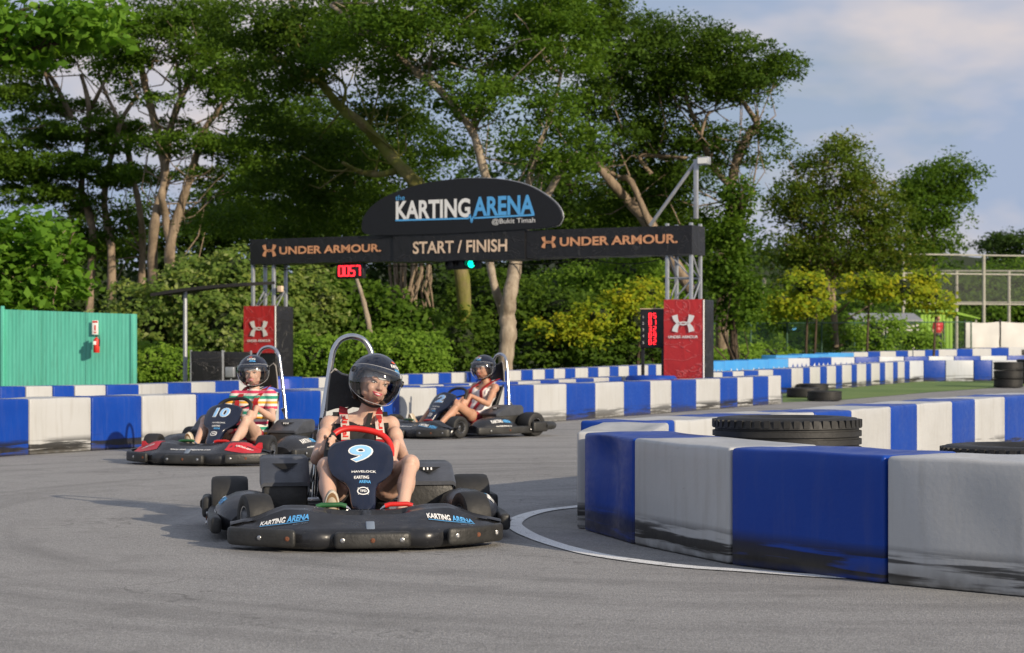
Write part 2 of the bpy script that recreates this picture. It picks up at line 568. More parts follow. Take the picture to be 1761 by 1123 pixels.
def foliage(name, cols, trans=.46, boost=1.12):
    cols = [(q[0] * 1.34 * boost, q[1] * 1.40 * boost, q[2] * 1.0 * boost) for q in cols]
    k = NM(name)
    at_ = k.n('ShaderNodeAttribute'); at_.attribute_name = 'rnd'
    c = k.ramp(at_.outputs['Fac'], [(i / (len(cols) - 1), q) for i, q in enumerate(cols)])
    k.set(color=c, rough=.62, spec=.12)
    tr = k.n('ShaderNodeBsdfTranslucent')
    k.l(k.mix(1.0, c, (1.25, 1.2, .55), 'MULTIPLY'), tr.inputs['Color'])
    ms = k.n('ShaderNodeMixShader'); ms.inputs[0].default_value = trans
    k.l(k.b.outputs[0], ms.inputs[1]); k.l(tr.outputs[0], ms.inputs[2])
    k.l(ms.outputs[0], k.o.inputs['Surface'])
    return k.m
MAT['leaf_dark'] = foliage('leaf_dark', [(.022, .044, .009), (.034, .066, .011), (.050, .088, .013), (.074, .116, .018)])
MAT['leaf_mid'] = foliage('leaf_mid', [(.030, .062, .010), (.047, .092, .013), (.070, .122, .018), (.10, .155, .026)])
MAT['leaf_bright'] = foliage('leaf_bright', [(.05, .11, .016), (.07, .15, .02), (.10, .19, .028), (.13, .22, .04)])
MAT['leaf_hedge'] = foliage('leaf_hedge', [(.05, .09, .015), (.075, .13, .02), (.10, .165, .026), (.14, .20, .04)], boost=1.4)
MAT['leaf_creeper'] = foliage('leaf_creeper', [(.05, .09, .02), (.075, .12, .03), (.11, .16, .05), (.15, .18, .05), (.33, .36, .25)], boost=1.1)
MAT['leaf_yellow'] = foliage('leaf_yellow', [(.075, .12, .012), (.11, .15, .014), (.17, .18, .015), (.27, .23, .016)], boost=1.45)
MAT['leaf_bushy'] = foliage('leaf_bushy', [(.045, .075, .012), (.06, .098, .015), (.08, .12, .018), (.11, .14, .024), (.13, .085, .04)], boost=1.0)
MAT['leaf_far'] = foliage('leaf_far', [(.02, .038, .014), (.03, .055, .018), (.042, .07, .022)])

def bark(name, a, b, moss=None):
    k = NM(name)
    v = k.coord('Object', (1, 1, .35))
    c = k.ramp(k.noise(v, 7, 6, .65), [(.3, a), (.7, b)])
    if moss: c = k.mix(k.ramp(k.noise(k.coord('Object'), 1.5, 4), [(.35, 0.), (.55, .85)]), c, moss)
    k.set(color=c, rough=.9)
    k.bump(k.noise(v, 16, 5, .7), .8, .04)
    return k.m
MAT['bark_pale'] = bark('bark_pale', (.20, .155, .11), (.44, .37, .28))
MAT['bark_warm'] = bark('bark_warm', (.15, .11, .075), (.34, .26, .18))
MAT['bark_dark'] = bark('bark_dark', (.04, .028, .018), (.10, .07, .045))
MAT['bark_moss'] = bark('bark_moss', (.13, .10, .05), (.26, .21, .10), (.17, .19, .02))
# ================================================================== ground, track, turf, painted line
ROWB_TOP = [(-90, 667), (0, 665.5), (240, 661.7), (371, 656.5), (560, 649.5), (870, 638), (1000, 633), (1140, 626.6), (1230, 622)]
BH = 0.53                 # height of a barrier block
def interp(pts, x):
    for (x0, y0), (x1, y1) in zip(pts, pts[1:]):
        if x <= x1: return y0 + (y1 - y0) * (x - x0) / (x1 - x0)
    (x0, y0), (x1, y1) = pts[-2:]
    return y0 + (y1 - y0) * (x - x0) / (x1 - x0)

def sheet(name, ys, xl, xr, nx, dz, mat):
    vs = []; fs = []
    for y in ys:
        for i in range(nx + 1):
            vs.append((xl(y) + (xr(y) - xl(y)) * i / nx, y, gz(y) + dz))
    for j in range(len(ys) - 1):
        for i in range(nx):
            a = j * (nx + 1) + i
            fs.append((a, a + 1, a + nx + 2, a + nx + 1))
    o = MB().add(vs, fs).obj(name, mat, fix=False)
    return tag(o, kind='structure')

ys = [-60, -20, 0] + list(range(4, 80, 3)) + [90, 110, 140, 200, 320, 600, 1500]
gnd = sheet('ground', ys, lambda y: -1200, lambda y: 1200, 8, 0, MAT['ground'])
_rb = [solve(x, y, BH) for x, y in ROWB_TOP]
def left_edge(y):
    if y < _rb[0].y: return -16.0
    return interp([(p.y, p.x) for p in _rb], y) - 0.7
track = sheet('track', [-12, -4] + [i * 1.5 for i in range(0, 51)], lambda y: left_edge(y) if y > 24 else -16.0 + max(0, y - 20) * (left_edge(24.2) + 16) / 4.2,
              lambda y: 34.0, 10, 0.004, MAT['asphalt'])

def ground_poly(name, pts, dz, mat):
    """flat outline on the ground, triangulated and following the slope"""
    bm = bmesh.new()
    vs = [bm.verts.new((p.x, p.y, 0)) for p in pts]
    bm.faces.new(vs)
    bmesh.ops.triangulate(bm, faces=bm.faces)
    bmesh.ops.subdivide_edges(bm, edges=bm.edges, cuts=4, use_grid_fill=True)
    for v in bm.verts: v.co.z = gz(v.co.y) + dz
    bmesh.ops.recalc_face_normals(bm, faces=bm.faces)
    me = bpy.data.meshes.new(name); bm.to_mesh(me); bm.free()
    me.materials.append(mat)
    o = link(name, me)
    for p in me.polygons:
        if p.normal.z < 0: p.flip()
    return o
turf = tag(ground_poly('turf', [solve(x, y) for x, y in [(1346, 692.5), (1440, 689), (1600, 675), (1761, 664), (1960, 654), (1960, 636), (1700, 640), (1565, 647), (1420, 657), (1345, 663)]], 0.009, MAT['turf']), kind='structure')

line_px = [(1150, 856), (1060, 864), (993, 873), (938, 879.7), (900, 890), (884, 901), (888, 909), (912, 923), (963, 941), (1040, 959), (1167, 976), (1270, 983.5), (1400, 993), (1480, 997)]
lp = [solve(x, y) for x, y in line_px]
def catmull(P, n=6, closed=False):
    out = []
    m = len(P)
    for i in range(m if closed else m - 1):
        p0 = P[(i - 1) % m] if closed else P[max(i - 1, 0)]
        p1 = P[i]; p2 = P[(i + 1) % m]
        p3 = P[(i + 2) % m] if closed else P[min(i + 2, m - 1)]
        for k in range(n):
            t = k / n
            out.append(0.5 * ((2 * p1) + (p2 - p0) * t + (2 * p0 - 5 * p1 + 4 * p2 - p3) * t * t + (3 * p1 - p0 - 3 * p2 + p3) * t ** 3))
    if not closed: out.append(P[-1])
    return out
cp = catmull([Vector(p) for p in lp], 5)
vs = []; fs = []
for i, p in enumerate(cp):
    t = (cp[min(i + 1, len(cp) - 1)] - cp[max(i - 1, 0)]).normalized()
    n = Vector((-t.y, t.x, 0)) * (0.047 + .004 * noise.noise(p * 3))
    vs += [(p.x + n.x, p.y + n.y, 0.009), (p.x - n.x, p.y - n.y, 0.009)]
for i in range(len(cp) - 1): fs.append((2 * i, 2 * i + 1, 2 * i + 3, 2 * i + 2))
ln = MB().add(vs, fs).obj('painted_line', MAT['line'], fix=False)
tag(ln, 'worn white painted line curving round the tip of the near barrier', 'road marking')

# ================================================================== barrier blocks
def barrier_block(p0, p1, n0, n1, h, thick, mat, near=False, dent=0.0, seed=0):
    """p0,p1: front base corners; n0,n1: unit mitre directions towards the back"""
    mid = (p0 + p1) / 2
    t = (p1 - p0); L_ = t.length; t = t.normalized()
    nrm = Vector((-t.y, t.x, 0))
    if nrm.dot(n0) < 0: nrm = -nrm
    def loc(v): return Vector((v.dot(t), v.dot(nrm), 0))
    a0, a1 = loc(p0 - mid), loc(p1 - mid)
    b0, b1 = loc(p0 + n0 * thick - mid), loc(p1 + n1 * thick - mid)
    gap = 0.006
    rnd = random.Random(seed)
    ph = rnd.random() * 50
    def fn(p):
        u = (p.x + 0.5); v = (p.y + 0.5)
        u = gap / L_ + u * (1 - 2 * gap / L_)
        q = (a0 * (1 - u) + a1 * u) * (1 - v) + (b0 * (1 - u) + b1 * u) * v
        z = (p.z + 0.5) * h
        if near:
            w = max(0, 1 - (2 * p.x) ** 4) * max(0, 1 - (2 * p.z) ** 4)
            f = max(0, 1 - v * 3)
            q.y -= f * w * (0.004 + 0.011 * noise.noise(Vector((p.x * 2.2, p.z * 1.6, ph))))
            if dent and f > 0:
                q.y += dent * w * math.exp(-((p.x - .02 + .18 * p.z) / (.10 + .16 * max(0, p.z + .5))) ** 2) * (0.35 + (p.z + .5))
            if p.z > .46:
                ins = min(1, max(0, (0.36 - abs(p.x)) * 20)) * min(1, max(0, (0.30 - abs(p.y)) * 20))
                z -= 0.012 * ins
                z += 0.006 * noise.noise(Vector((p.x * 3, p.y * 3, ph + 9)))
        return (q.x, q.y, z)
    k = MB()
    # unit cube with rounded edges scaled unevenly: radii chosen in unit space
    ax = []
    for dim in (L_, thick, h):
        r = 0.019 / dim
        co = [-.5, -.5 + r * .14, -.5 + r * .5, -.5 + r]
        g = (10 if near else 2)
        if dim == h and near: g = 9
        inner = [-.5 + r + (1 - 2 * r) * i / g for i in range(1, g)]
        ax.append((co + inner + [-c for c in reversed(co)], r))
    idx = {}; vs = []
    def vid(i, j, l):
        key = (i, j, l)
        if key not in idx:
            p = Vector((ax[0][0][i], ax[1][0][j], ax[2][0][l]))
            q = Vector([max(-(.5 - ax[t_][1]), min(.5 - ax[t_][1], p[t_])) for t_ in range(3)])
            d = Vector([(p[t_] - q[t_]) / ax[t_][1] for t_ in range(3)])
            if d.length > 1e-9:
                d = d.normalized()
                p = Vector([q[t_] + d[t_] * ax[t_][1] for t_ in range(3)])
            idx[key] = len(vs); vs.append(fn(p))
        return idx[key]
    nx, ny, nz = [len(a[0]) - 1 for a in ax]
    fs = []
    for i in range(nx):
        for j in range(ny):
            fs.append((vid(i, j, nz), vid(i + 1, j, nz), vid(i + 1, j + 1, nz), vid(i, j + 1, nz)))
        for l in range(nz):
            fs.append((vid(i, 0, l), vid(i + 1, 0, l), vid(i + 1, 0, l + 1), vid(i, 0, l + 1)))
            fs.append((vid(i, ny, l), vid(i, ny, l + 1), vid(i + 1, ny, l + 1), vid(i + 1, ny, l)))
    for j in range(ny):
        for l in range(nz):
            fs.append((vid(0, j, l), vid(0, j, l + 1), vid(0, j + 1, l + 1), vid(0, j + 1, l)))
            fs.append((vid(nx, j, l), vid(nx, j + 1, l), vid(nx, j + 1, l + 1), vid(nx, j, l + 1)))
    me = k.add(vs, fs).mesh('barrier_block', mat, smooth='full')
    o = link('barrier_block', me)
    o.location = (mid.x, mid.y, gz(mid.y) + 0.003)
    o.rotation_euler = (0, 0, math.atan2(t.y, t.x))
    # keep +Y of the block pointing to its back
    if (Vector((-t.y, t.x, 0))).dot(nrm) < 0:
        for v in me.vertices: v.co.y = -v.co.y
        me.flip_normals()
    return o

CNAME = {'w': ('b_white', 'white'), 'b': ('b_blue', 'blue'), 'f': ('b_fade', 'faded violet-blue'), 's': ('b_sky', 'sky-blue'), 'g': ('b_grey', 'pale grey')}
def barrier_row(pts, cols, where, thick=.5, h=BH, near=False, dents=None, flip=False, group=None):
    """pts: front base points from left to right in the picture"""
    n = len(pts)
    P = [Vector((p.x, p.y, 0)) for p in pts]
    nr = []
    for i in range(n):
        t = (P[min(i + 1, n - 1)] - P[max(i - 1, 0)]).normalized()
        d = Vector((-t.y, t.x, 0))
        if d.y < 0 and not flip or flip and d.y > 0: d = -d
        nr.append(d)
    out = []
    for i in range(n - 1):
        c = cols[i]
        o = barrier_block(P[i], P[i + 1], nr[i], nr[i + 1], h, thick, MAT[CNAME[c][0]], near, (dents or {}).get(i, 0.0), seed=i + n * 7)
        tag(o, '%s plastic barrier block, %s from the left %s' % (CNAME[c][1], ORD[i + 1], where), 'barrier', group or ('barrier blocks ' + where))
        out.append(o)
    return out
def alt(n, first='w'):
    other = 'b' if first == 'w' else 'w'
    return ''.join(first if i % 2 == 0 else other for i in range(n))

# row A: along the far side of the corner, behind the karts
xa = [-140, -50, 51, 158, 245, 339, 412, 481, 553, 620, 688, 752, 812, 868, 919, 975, 1024.7, 1073.7, 1119.4, 1155, 1198, 1239, 1269, 1295.5, 1322, 1343.6]
basea = [(-140, 796), (51, 783), (245, 770.5), (975, 724), (1119, 713), (1344, 694.4)]
rowA = barrier_row([solve(x, interp(basea, x)) for x in xa], alt(len(xa) - 1, 'w'), 'in the front row behind the karts', .5, near=True)
# row A2: parallel row just behind it
ta2 = [(483, 672), (686, 664.5), (892, 656.7), (1087, 647), (1120, 645)]
xa2 = [483, 536, 590, 640, 686, 724, 764, 808, 850, 892, 930, 962, 991, 1022, 1048, 1070, 1087]
rowA2 = barrier_row([solve(x, interp(ta2, x), BH) for x in xa2], alt(len(xa2) - 1, 'b'), 'in the second row behind kart two', .45)
# row B: far side of the straight
xb = [-45, 0, 45, 91.5, 129, 183, 240, 289.5, 330, 371, 412, 454, 521, 549, 585, 618, 650, 678, 703, 728, 755, 777, 803, 828, 851, 873, 897, 917, 937.6, 953.5, 972.5, 990, 1012, 1029.6, 1049, 1064.5, 1082, 1097, 1115.4, 1129, 1140, 1152]
cb = 'w' + 'bwbwbwbwbw' + 'fb' + alt(len(xb) - 1 - 13, 'w')
rowB = barrier_row([solve(x, interp(ROWB_TOP, x), BH) for x in xb], cb, 'in the far row beneath the hedge', .45)
# rows on the right beyond the gantry
xc = [1222, 1243, 1261, 1280, 1305, 1330, 1361.8, 1381.6, 1393.4, 1411, 1422.7, 1438, 1448.8, 1465, 1474.3, 1490, 1498.8, 1513.5, 1522.7, 1536.4, 1544.4, 1556, 1564.8]
tc1 = [(1222, 641), (1305, 637), (1382, 632.5), (1565, 621)]
pc = [solve(x, interp(tc1, x), BH) for x in xc]
rowC = barrier_row(pc, alt(len(xc) - 1, 'w'), 'in the striped row left of the turf', .45)
xc1 = [1564.8, 1588.7, 1626, 1674.7, 1706, 1752, 1800]
rowC1 = barrier_row([pc[-1]] + [solve(x, 620 - (x - 1589) * .003, BH) for x in xc1[1:]], 'gbgbgb', 'in the row behind the turf', .45)
xc2 = [1222, 1247, 1287, 1322, 1356, 1393, 1430, 1470, 1512, 1555, 1597, 1641, 1686, 1732, 1780]
tc2 = [(1222, 622), (1356, 616.5), (1470, 614), (1780, 611.5)]
rowC2 = barrier_row([solve(x, interp(tc2, x), BH) for x in xc2], 'ssss' + 'gbgbgbgbgb', 'in the printed row beyond the turf', .45)
xc3 = [1335, 1380, 1425, 1469, 1493, 1514, 1541, 1562, 1591, 1615, 1646, 1673, 1705, 1735, 1775]
tc3 = [(1335, 612), (1469, 606), (1780, 596.5)]
rowC3 = barrier_row([solve(x, interp(tc3, x), BH) for x in xc3], 'sss' + alt(11, 'w'), 'in the farthest row below the fence', .45)
# near island: outer side towards the camera
S = CAM_H / 1.05
d1 = [Vector((x * 1, y * 1, 0)) for x, y in []]
d1 = [solve(x, y) for x, y in [(1004, 913), (1089, 938), (1255, 973), (1522, 1006.5), (1790, 1032)]]
t_ = (d1[-1] - d1[-2])
d1 += [d1[-1] + t_ * 1.0 + Vector((.25, .1, 0)), d1[-1] + t_ * 2.0 + Vector((.8, .45, 0))]
rowD1 = barrier_row(d1, 'bwbwbw', 'along the near side of the barrier island', .5, near=True, dents={0: .06}, flip=False)
# the tip of the island
tipA = Vector((d1[0].x - .035, d1[0].y + .08, 0)); tipB = Vector((d1[0].x + .16, d1[0].y + 1.55, 0))
tip = barrier_row([tipB, tipA], 'w', 'at the rounded tip of the near barrier island', .42, near=True, flip=True)[0]
tag(tip, 'white plastic barrier block turned edge-on at the tip of the near island', 'barrier', 'barrier blocks along the near side of the barrier island')
# far side of the island (its faces turned to the camera)
d2 = [Vector((x * S, y * S, 0)) for x, y in [(.95, 13.62), (1.15, 13.97), (1.60, 14.72), (2.03, 15.4), (2.44, 16.02), (2.84, 16.6), (3.40, 17.85), (3.79, 18.6), (4.36, 19.7), (4.83, 20.75), (5.4, 21.8), (5.95, 22.9), (6.5, 23.95)]]
rowD2 = barrier_row(d2, 'b' + alt(len(d2) - 2, 'w'), 'along the far side of the barrier island', .5, near=True)

# printed marks on the sky-blue and grey blocks of the far rows
def poly_mesh(polys, name, mat, parent, M=None):
    k = MB()
    for p in polys:
        k.add([Vector(v) if M is None else M @ Vector(v) for v in p], [tuple(range(len(p)))])
    return k.obj(name, mat, parent, smooth=False, fix=False)
for i, o in enumerate(rowC2[:12]):
    bb = [v.co for v in o.data.vertices]
    L_ = max(v.x for v in bb)
    y0 = min(v.y for v in bb) - .006
    P = []
    if i < 4:
        for q in (-.5, 0, .5):
            x = q * L_
            P += [[(x - .16 * L_, y0, .13), (x - .09 * L_, y0, .13), (x + .04 * L_, y0, .30), (x, y0, .34)], [(x, y0, .34), (x + .02 * L_, y0, .24), (x + .12 * L_, y0, .13), (x + .2 * L_, y0, .13)]]
        m = 'txt_white'
    else:
        for q in (-.62, -.2, .22, .62):
            x = q * L_
            P.append([(x - .17 * L_, y0, .16), (x + .2 * L_, y0, .16), (x + .02 * L_, y0, .40)])
        m = 'b_blue' if i % 2 == 0 else 'txt_white'
    poly_mesh(P, 'printed_mark', MAT[m], o)

# ================================================================== loose tyres
def tyre_mesh(Rad, W_, name='tyre'):
    rim = Rad * .56
    w = W_ / 2
    prof = [(rim, -w * .80), (rim * 1.12, -w * .98), (Rad * .80, -w * 1.0), (Rad * .93, -w * .95), (Rad * .975, -w * .82), (Rad * .99, -w * .62)]
    for g in (-.40, 0.0, .40):
        prof += [(Rad, w * (g - .07)), (Rad * .965, w * (g - .055)), (Rad * .965, w * (g + .055)), (Rad, w * (g + .07))]
    prof += [(Rad * .99, w * .62), (Rad * .975, w * .82), (Rad * .93, w * .95), (Rad * .80, w * 1.0), (rim * 1.12, w * .98), (rim, w * .80), (rim * 1.08, w * .6), (rim * 1.25, 0), (rim * 1.08, -w * .6)]
    k = MB().lathe(prof, 48, 'Z')
    # tread blocks: shallow cross cuts shown as raised lugs on both shoulders
    for i in range(48):
        a = 2 * math.pi * (i + .5) / 48
        for s in (-1, 1):
            M = Matrix.Rotation(a + s * .02, 4, 'Z')
            k.box((Rad * .985, 0, s * w * .70), (.016 * Rad / .4, Rad * .075, w * .36), M)
    return k.mesh(name, MAT['rubber'], smooth=35)
big_tyre = tyre_mesh(.385, .21)
car_tyre = tyre_mesh(.33, .19)
def put_tyre(me, loc, label, group, rz=0.0, tilt=0.0):
    o = link('tyre', me)
    o.location = loc
    o.rotation_euler = (tilt, 0, rz)
    return tag(o, label, 'tyre', group)
pt = at(1353, 716, 10.35)
put_tyre(big_tyre, (pt.x, pt.y, pt.z - .105), 'large black tyre lying on top of the stack inside the near island', 'tyres inside the near island', .3)
put_tyre(big_tyre, (pt.x + .012, pt.y + .01, pt.z - .318), 'large black tyre in the middle of the stack inside the near island', 'tyres inside the near island', 1.1)
put_tyre(big_tyre, (pt.x - .01, pt.y, .11), 'large black tyre at the bottom of the stack inside the near island', 'tyres inside the near island', 2.1)
pt2 = at(1752, 764, 9.95)
put_tyre(big_tyre, (pt2.x, pt2.y, pt2.z - .105), 'black tyre lying flat on the pair at the right edge, inside the island', 'tyres inside the near island', .9)
put_tyre(big_tyre, (pt2.x, pt2.y, pt2.z - .318), 'black tyre under the flat one at the right edge, inside the island', 'tyres inside the near island', .2)
def tyre_at(px, py, label, up=0, me=None, Y=None):
    p = solve(px, py) if Y is None else Vector(((px - 880.5) / FPX * Y, Y, gz(Y)))
    return put_tyre(me or car_tyre, (p.x, p.y, p.z + .11 + up * .195), label, 'tyres on the turf', px * .1)
g1 = tyre_at(1381, 684, 'black tyre lying on the turf beside the end of the striped row')
tyre_at(1398, 676, 'black tyre lying on the turf behind the pair near the row end')
tyre_at(1418, 690, 'black tyre lying nearest the track edge on the turf')
for i in range(3): tyre_at(1734, 667, 'black tyre, %s from the bottom of the tall stack at the turf edge' % ORD[i + 1], i)
for i in range(3): tyre_at(1772, 660, 'black tyre, %s from the bottom of the stack cut off by the right edge' % ORD[i + 1], i)
tyre_at(1607, 650, 'black tyre half hidden against the blue block behind the turf', me=big_tyre)
tyre_at(1690, 649, 'black tyre leaning by the second blue block behind the turf', me=big_tyre)
for x, w in ((1662, 'left'), (1712, 'middle'), (1752, 'right')):
    p = solve(x, 613, .2)
    put_tyre(car_tyre, (p.x, p.y, p.z + .35), 'black tyre on the far printed row, the %s one of three' % w, 'tyres on the far printed row')

# ================================================================== text and marks
def text_mesh(body, w=None, h=None, bold=0.0, shear=0.0, space=1.0, extr=0.0):
    """flat lettering in x (right) and z (up), centred on its box; returns MB"""
    cu = bpy.data.curves.new('lettering', 'FONT')
    cu.body = body
    cu.size = 1.0
    cu.offset = bold
    cu.shear = shear
    cu.space_character = space
    cu.resolution_u = 4
    ob = bpy.data.objects.new('lettering', cu)
    COL.objects.link(ob)
    dg = bpy.context.evaluated_depsgraph_get()
    me = bpy.data.meshes.new_from_object(ob.evaluated_get(dg))
    bm = bmesh.new(); bm.from_mesh(me)
    bmesh.ops.triangulate(bm, faces=bm.faces)
    bmesh.ops.remove_doubles(bm, verts=bm.verts, dist=1e-4)
    V = [v.co.copy() for v in bm.verts]; F = [[v.index for v in f.verts] for f in bm.faces]
    bm.free()
    bpy.data.objects.remove(ob, do_unlink=True)
    bpy.data.curves.remove(cu); bpy.data.meshes.remove(me)
    x0, x1 = min(v.x for v in V), max(v.x for v in V)
    y0, y1 = min(v.y for v in V), max(v.y for v in V)
    sx = w / (x1 - x0) if w else None
    sz = h / (y1 - y0) if h else sx
    if sx is None: sx = sz
    k = MB()
    # faces turned to -y
    k.add([((v.x - (x0 + x1) / 2) * sx, 0, (v.y - (y0 + y1) / 2) * sz) for v in V], F)
    k.size = ((x1 - x0) * sx, (y1 - y0) * sz)
    return k

def mark_polys():
    """an interlocked pair of curved horns, about 2 wide"""
    o = [(-1.0, .62), (-.93, .40), (-.82, .20), (-.62, .02), (-.35, -.11), (0, -.16)]
    i = [(0, -.06), (-.18, -.03), (-.30, .06), (-.40, .22), (-.46, .42), (-.50, .74), (-.78, .70)]
    up = o + [(-x, y) for x, y in reversed(o[:-1])] + [(-x, y) for x, y in reversed(i)] + i[1:]
    polys = []
    # as quads to stay convex
    oo = [(-1.0, .62), (-.93, .40), (-.82, .20), (-.62, .02), (-.35, -.11), (0, -.16)]
    ii = [(-.50, .74), (-.46, .42), (-.40, .22), (-.30, .06), (-.18, -.03), (0, -.06)]
    for s in (1, -1):
        for a in range(5):
            q = [oo[a], oo[a + 1], ii[a + 1], ii[a]]
            for m in (1, -1):
                polys.append([(x * m, y * s) for x, y in q])
    return polys
def mark_mesh(w):
    k = MB()
    s = w / 2
    for p in mark_polys():
        k.add([(x * s, 0, y * s) for x, y in p], [tuple(range(len(p)))])
    return k

# ================================================================== start gantry
GL = Vector((-4.98, 40.0, 0)); GR = Vector((3.20, 35.65, 0))
gx = (GR - GL); GLEN = gx.length; gx = gx.normalized()
g_rz = math.atan2(gx.y, gx.x)
gantry = empty('start_gantry', (GL.x, GL.y, gz(GL.y)), g_rz, 'steel start and finish gantry with black banners across the straight', 'gantry')
def gpix(px, py, off=0.0):
    """pixel to gantry-local x, z on the plane y = off"""
    d = Vector(((px - 880.5) / FPX, 1, -(py - HY) / FPX))
    nrm = Vector((-gx.y, gx.x, 0))
    org = GL + nrm * off
    t = org.dot(nrm) / d.dot(nrm)
    p = d * t
    return (p - GL).dot(gx), CAM_H + p.z - gz(GL.y)
xl, zl = gpix(430, 433, -.30); xr, zr = gpix(1190, 412, -.30)
BZ0, BZ1 = 2.72, 3.25
zl0 = gpix(430, 455, -.30)[1]; zl1 = gpix(430, 412, -.30)[1]; zr0 = gpix(1190, 437, -.30)[1]; zr1 = gpix(1190, 387, -.30)[1]
def beamz(x, top):
    u = (x - xl) / (xr - xl)
    return (zl1 + (zr1 - zl1) * u) if top else (zl0 + (zr0 - zl0) * u)
# the three banner boxes of the beam
cuts = [xl, gpix(678, 430, -.3)[0], gpix(904, 420, -.3)[0], xr]
for i in range(3):
    a, b = cuts[i], cuts[i + 1]
    y0 = -.30 if i != 1 else -.33
    k = MB()
    secs = []
    m = 14
    for j in range(m + 1):
        x = a + (b - a) * j / m
        sag = .012 * math.sin(j * 1.9 + i) * (0 if j in (0, m) else 1)
        z0, z1 = beamz(x, False) - (.02 if i == 1 else 0) + sag, beamz(x, True) + (.015 if i == 1 else 0)
        secs.append([(x, y0, z0), (x, y0 - .008 * math.sin(j * 2.3), (z0 + z1) / 2), (x, y0, z1), (x, .30, z1), (x, .30, z0)])
    k.loft(secs)
    k.obj('beam_banner', MAT['vinyl_black'], gantry, smooth=30)
def on_gantry(k, name, mat, px, py, off=-.342, tilt=True, parent=None):
    x, z = gpix(px, py, off)
    s = math.atan2(beamz(10, True) - beamz(0, True), 10) if tilt else 0
    M = Matrix.Translation((x, off, z)) @ Matrix.Rotation(-s, 4, 'Y')
    k.xf(M)
    return k.obj(name, mat, parent or gantry, smooth=False, fix=False)
def gw(px0, px1, py=420, off=-.342): return gpix(px1, py, off)[0] - gpix(px0, py, off)[0]
on_gantry(text_mesh('START / FINISH', gw(709, 871), .235, .022), 'lettering', MAT['txt_cream'], 790, 424)
on_gantry(text_mesh('UNDER ARMOUR.', gw(479, 654), .155, .03), 'lettering', MAT['txt_gold'], 566.5, 428.5, -.312)
on_gantry(mark_mesh(gw(451, 475)), 'emblem', MAT['txt_gold'], 463, 431, -.312)
on_gantry(text_mesh('UNDER ARMOUR.', gw(961, 1164), .165, .03), 'lettering', MAT['txt_gold'], 1062.5, 413, -.312)
on_gantry(mark_mesh(gw(931, 956)), 'emblem', MAT['txt_gold'], 943.5, 416.5, -.312)
# arched name board on top
pts = [(624, 399), (622, 385), (628, 368), (642, 352), (665, 337), (695, 325), (730, 315), (770, 309), (810, 306), (850, 307), (885, 312), (915, 322), (940, 337), (957, 352), (965, 368), (963, 380), (952, 389), (900, 394), (780, 401), (680, 404), (640, 404)]
outline = [gpix(x, y, -.36) for x, y in pts]
cpo = catmull([Vector((x, 0, z)) for x, z in outline], 3, closed=True)
board = MB().prism([(p.x, p.z) for p in cpo], -.36, -.28).obj('name_board', MAT['sign_black'], gantry, smooth=30)
edge = MB().tube([(p.x, -.275, p.z) for p in cpo], .012, 6, closed=True).obj('board_rim', MAT['steel'], board)
def on_board(k, name, mat, px, py):
    return on_gantry(k, name, mat, px, py, -.366, True, board)
on_board(text_mesh('KARTING', gw(680, 808, 355, -.366), .36, .032), 'lettering', MAT['txt_white'], 744, 359.5)
on_board(text_mesh('ARENA', gw(813, 919, 355, -.366), .36, .032), 'lettering', MAT['txt_blue'], 866, 353.5)
on_board(text_mesh('the', gw(680, 696, 340, -.366), .10), 'lettering', MAT['txt_blue'], 688, 340)
on_board(text_mesh('@Bukit Timah', gw(846, 920, 380, -.366), .12), 'lettering', MAT['txt_white'], 883, 380.5)
pulse = [(680, 379), (803, 375.5), (806, 375.4), (808, 368), (811, 383), (813.5, 372.5), (816, 375), (919, 369.5)]
kp = MB()
for (a, b), (c, d) in zip(pulse, pulse[1:]):
    p, q = Vector((*gpix(a, b, -.368),)), Vector((*gpix(c, d, -.368),))
    t = (q - p).normalized(); n = Vector((-t.y, t.x)) * .016
    kp.add([(p.x + n.x, -.368, p.y + n.y), (p.x - n.x, -.368, p.y - n.y), (q.x - n.x, -.368, q.y - n.y), (q.x + n.x, -.368, q.y + n.y)], [(0, 1, 2, 3)])
kp.obj('pulse_line', MAT['txt_blue'], board, smooth=False, fix=False)
# lattice towers
def tower(x, w, d, ztop, name='lattice_tower'):
    t = link(name, None, gantry)
    t.location = (x, 0, 0)
    for sx in (-1, 1):
        for sy in (-1, 1):
            MB().rbox((sx * w / 2, sy * d / 2, ztop / 2), (.062, .062, ztop), .008, 1).obj('post', MAT['steel'], t, smooth=30)
    z = 1.2; j = 0
    while z < ztop - .5:
        for sy in (-1, 1):
            a, b = (-w / 2, w / 2) if j % 2 else (w / 2, -w / 2)
            MB().tube([(a, sy * d / 2, z), (b, sy * d / 2, z + .48)], .015, 6).obj('brace', MAT['steel'], t)
            MB().tube([(-w / 2, sy * d / 2, z), (w / 2, sy * d / 2, z)], .015, 6).obj('brace', MAT['steel'], t)
        for sx in (-1, 1):
            a, b = (-d / 2, d / 2) if j % 2 else (d / 2, -d / 2)
            MB().tube([(sx * w / 2, a, z), (sx * w / 2, b, z + .48)], .015, 6).obj('brace', MAT['steel'], t)
        z += .52; j += 1
    return t
xtl = (gpix(445, 490)[0] + gpix(482, 490)[0]) / 2
xtr = (gpix(1152, 480)[0] + gpix(1200, 480)[0]) / 2
tower(xtl, .50, .42, 2.72)
tower(xtr, .46, .42, 3.22)
xm, zm = gpix(1197, 274, 0)
MB().rbox((xm, 0, (3.3 + zm) / 2), (.075, .075, zm - 3.3), .008, 1).obj('mast', MAT['steel'], gantry, smooth=30)
xb_, zb_ = gpix(1118, 388, 0)
MB().tube([(xm, 0, zm - .04), (xb_, 0, zb_)], .034, 8).obj('mast_brace', MAT['steel'], gantry)
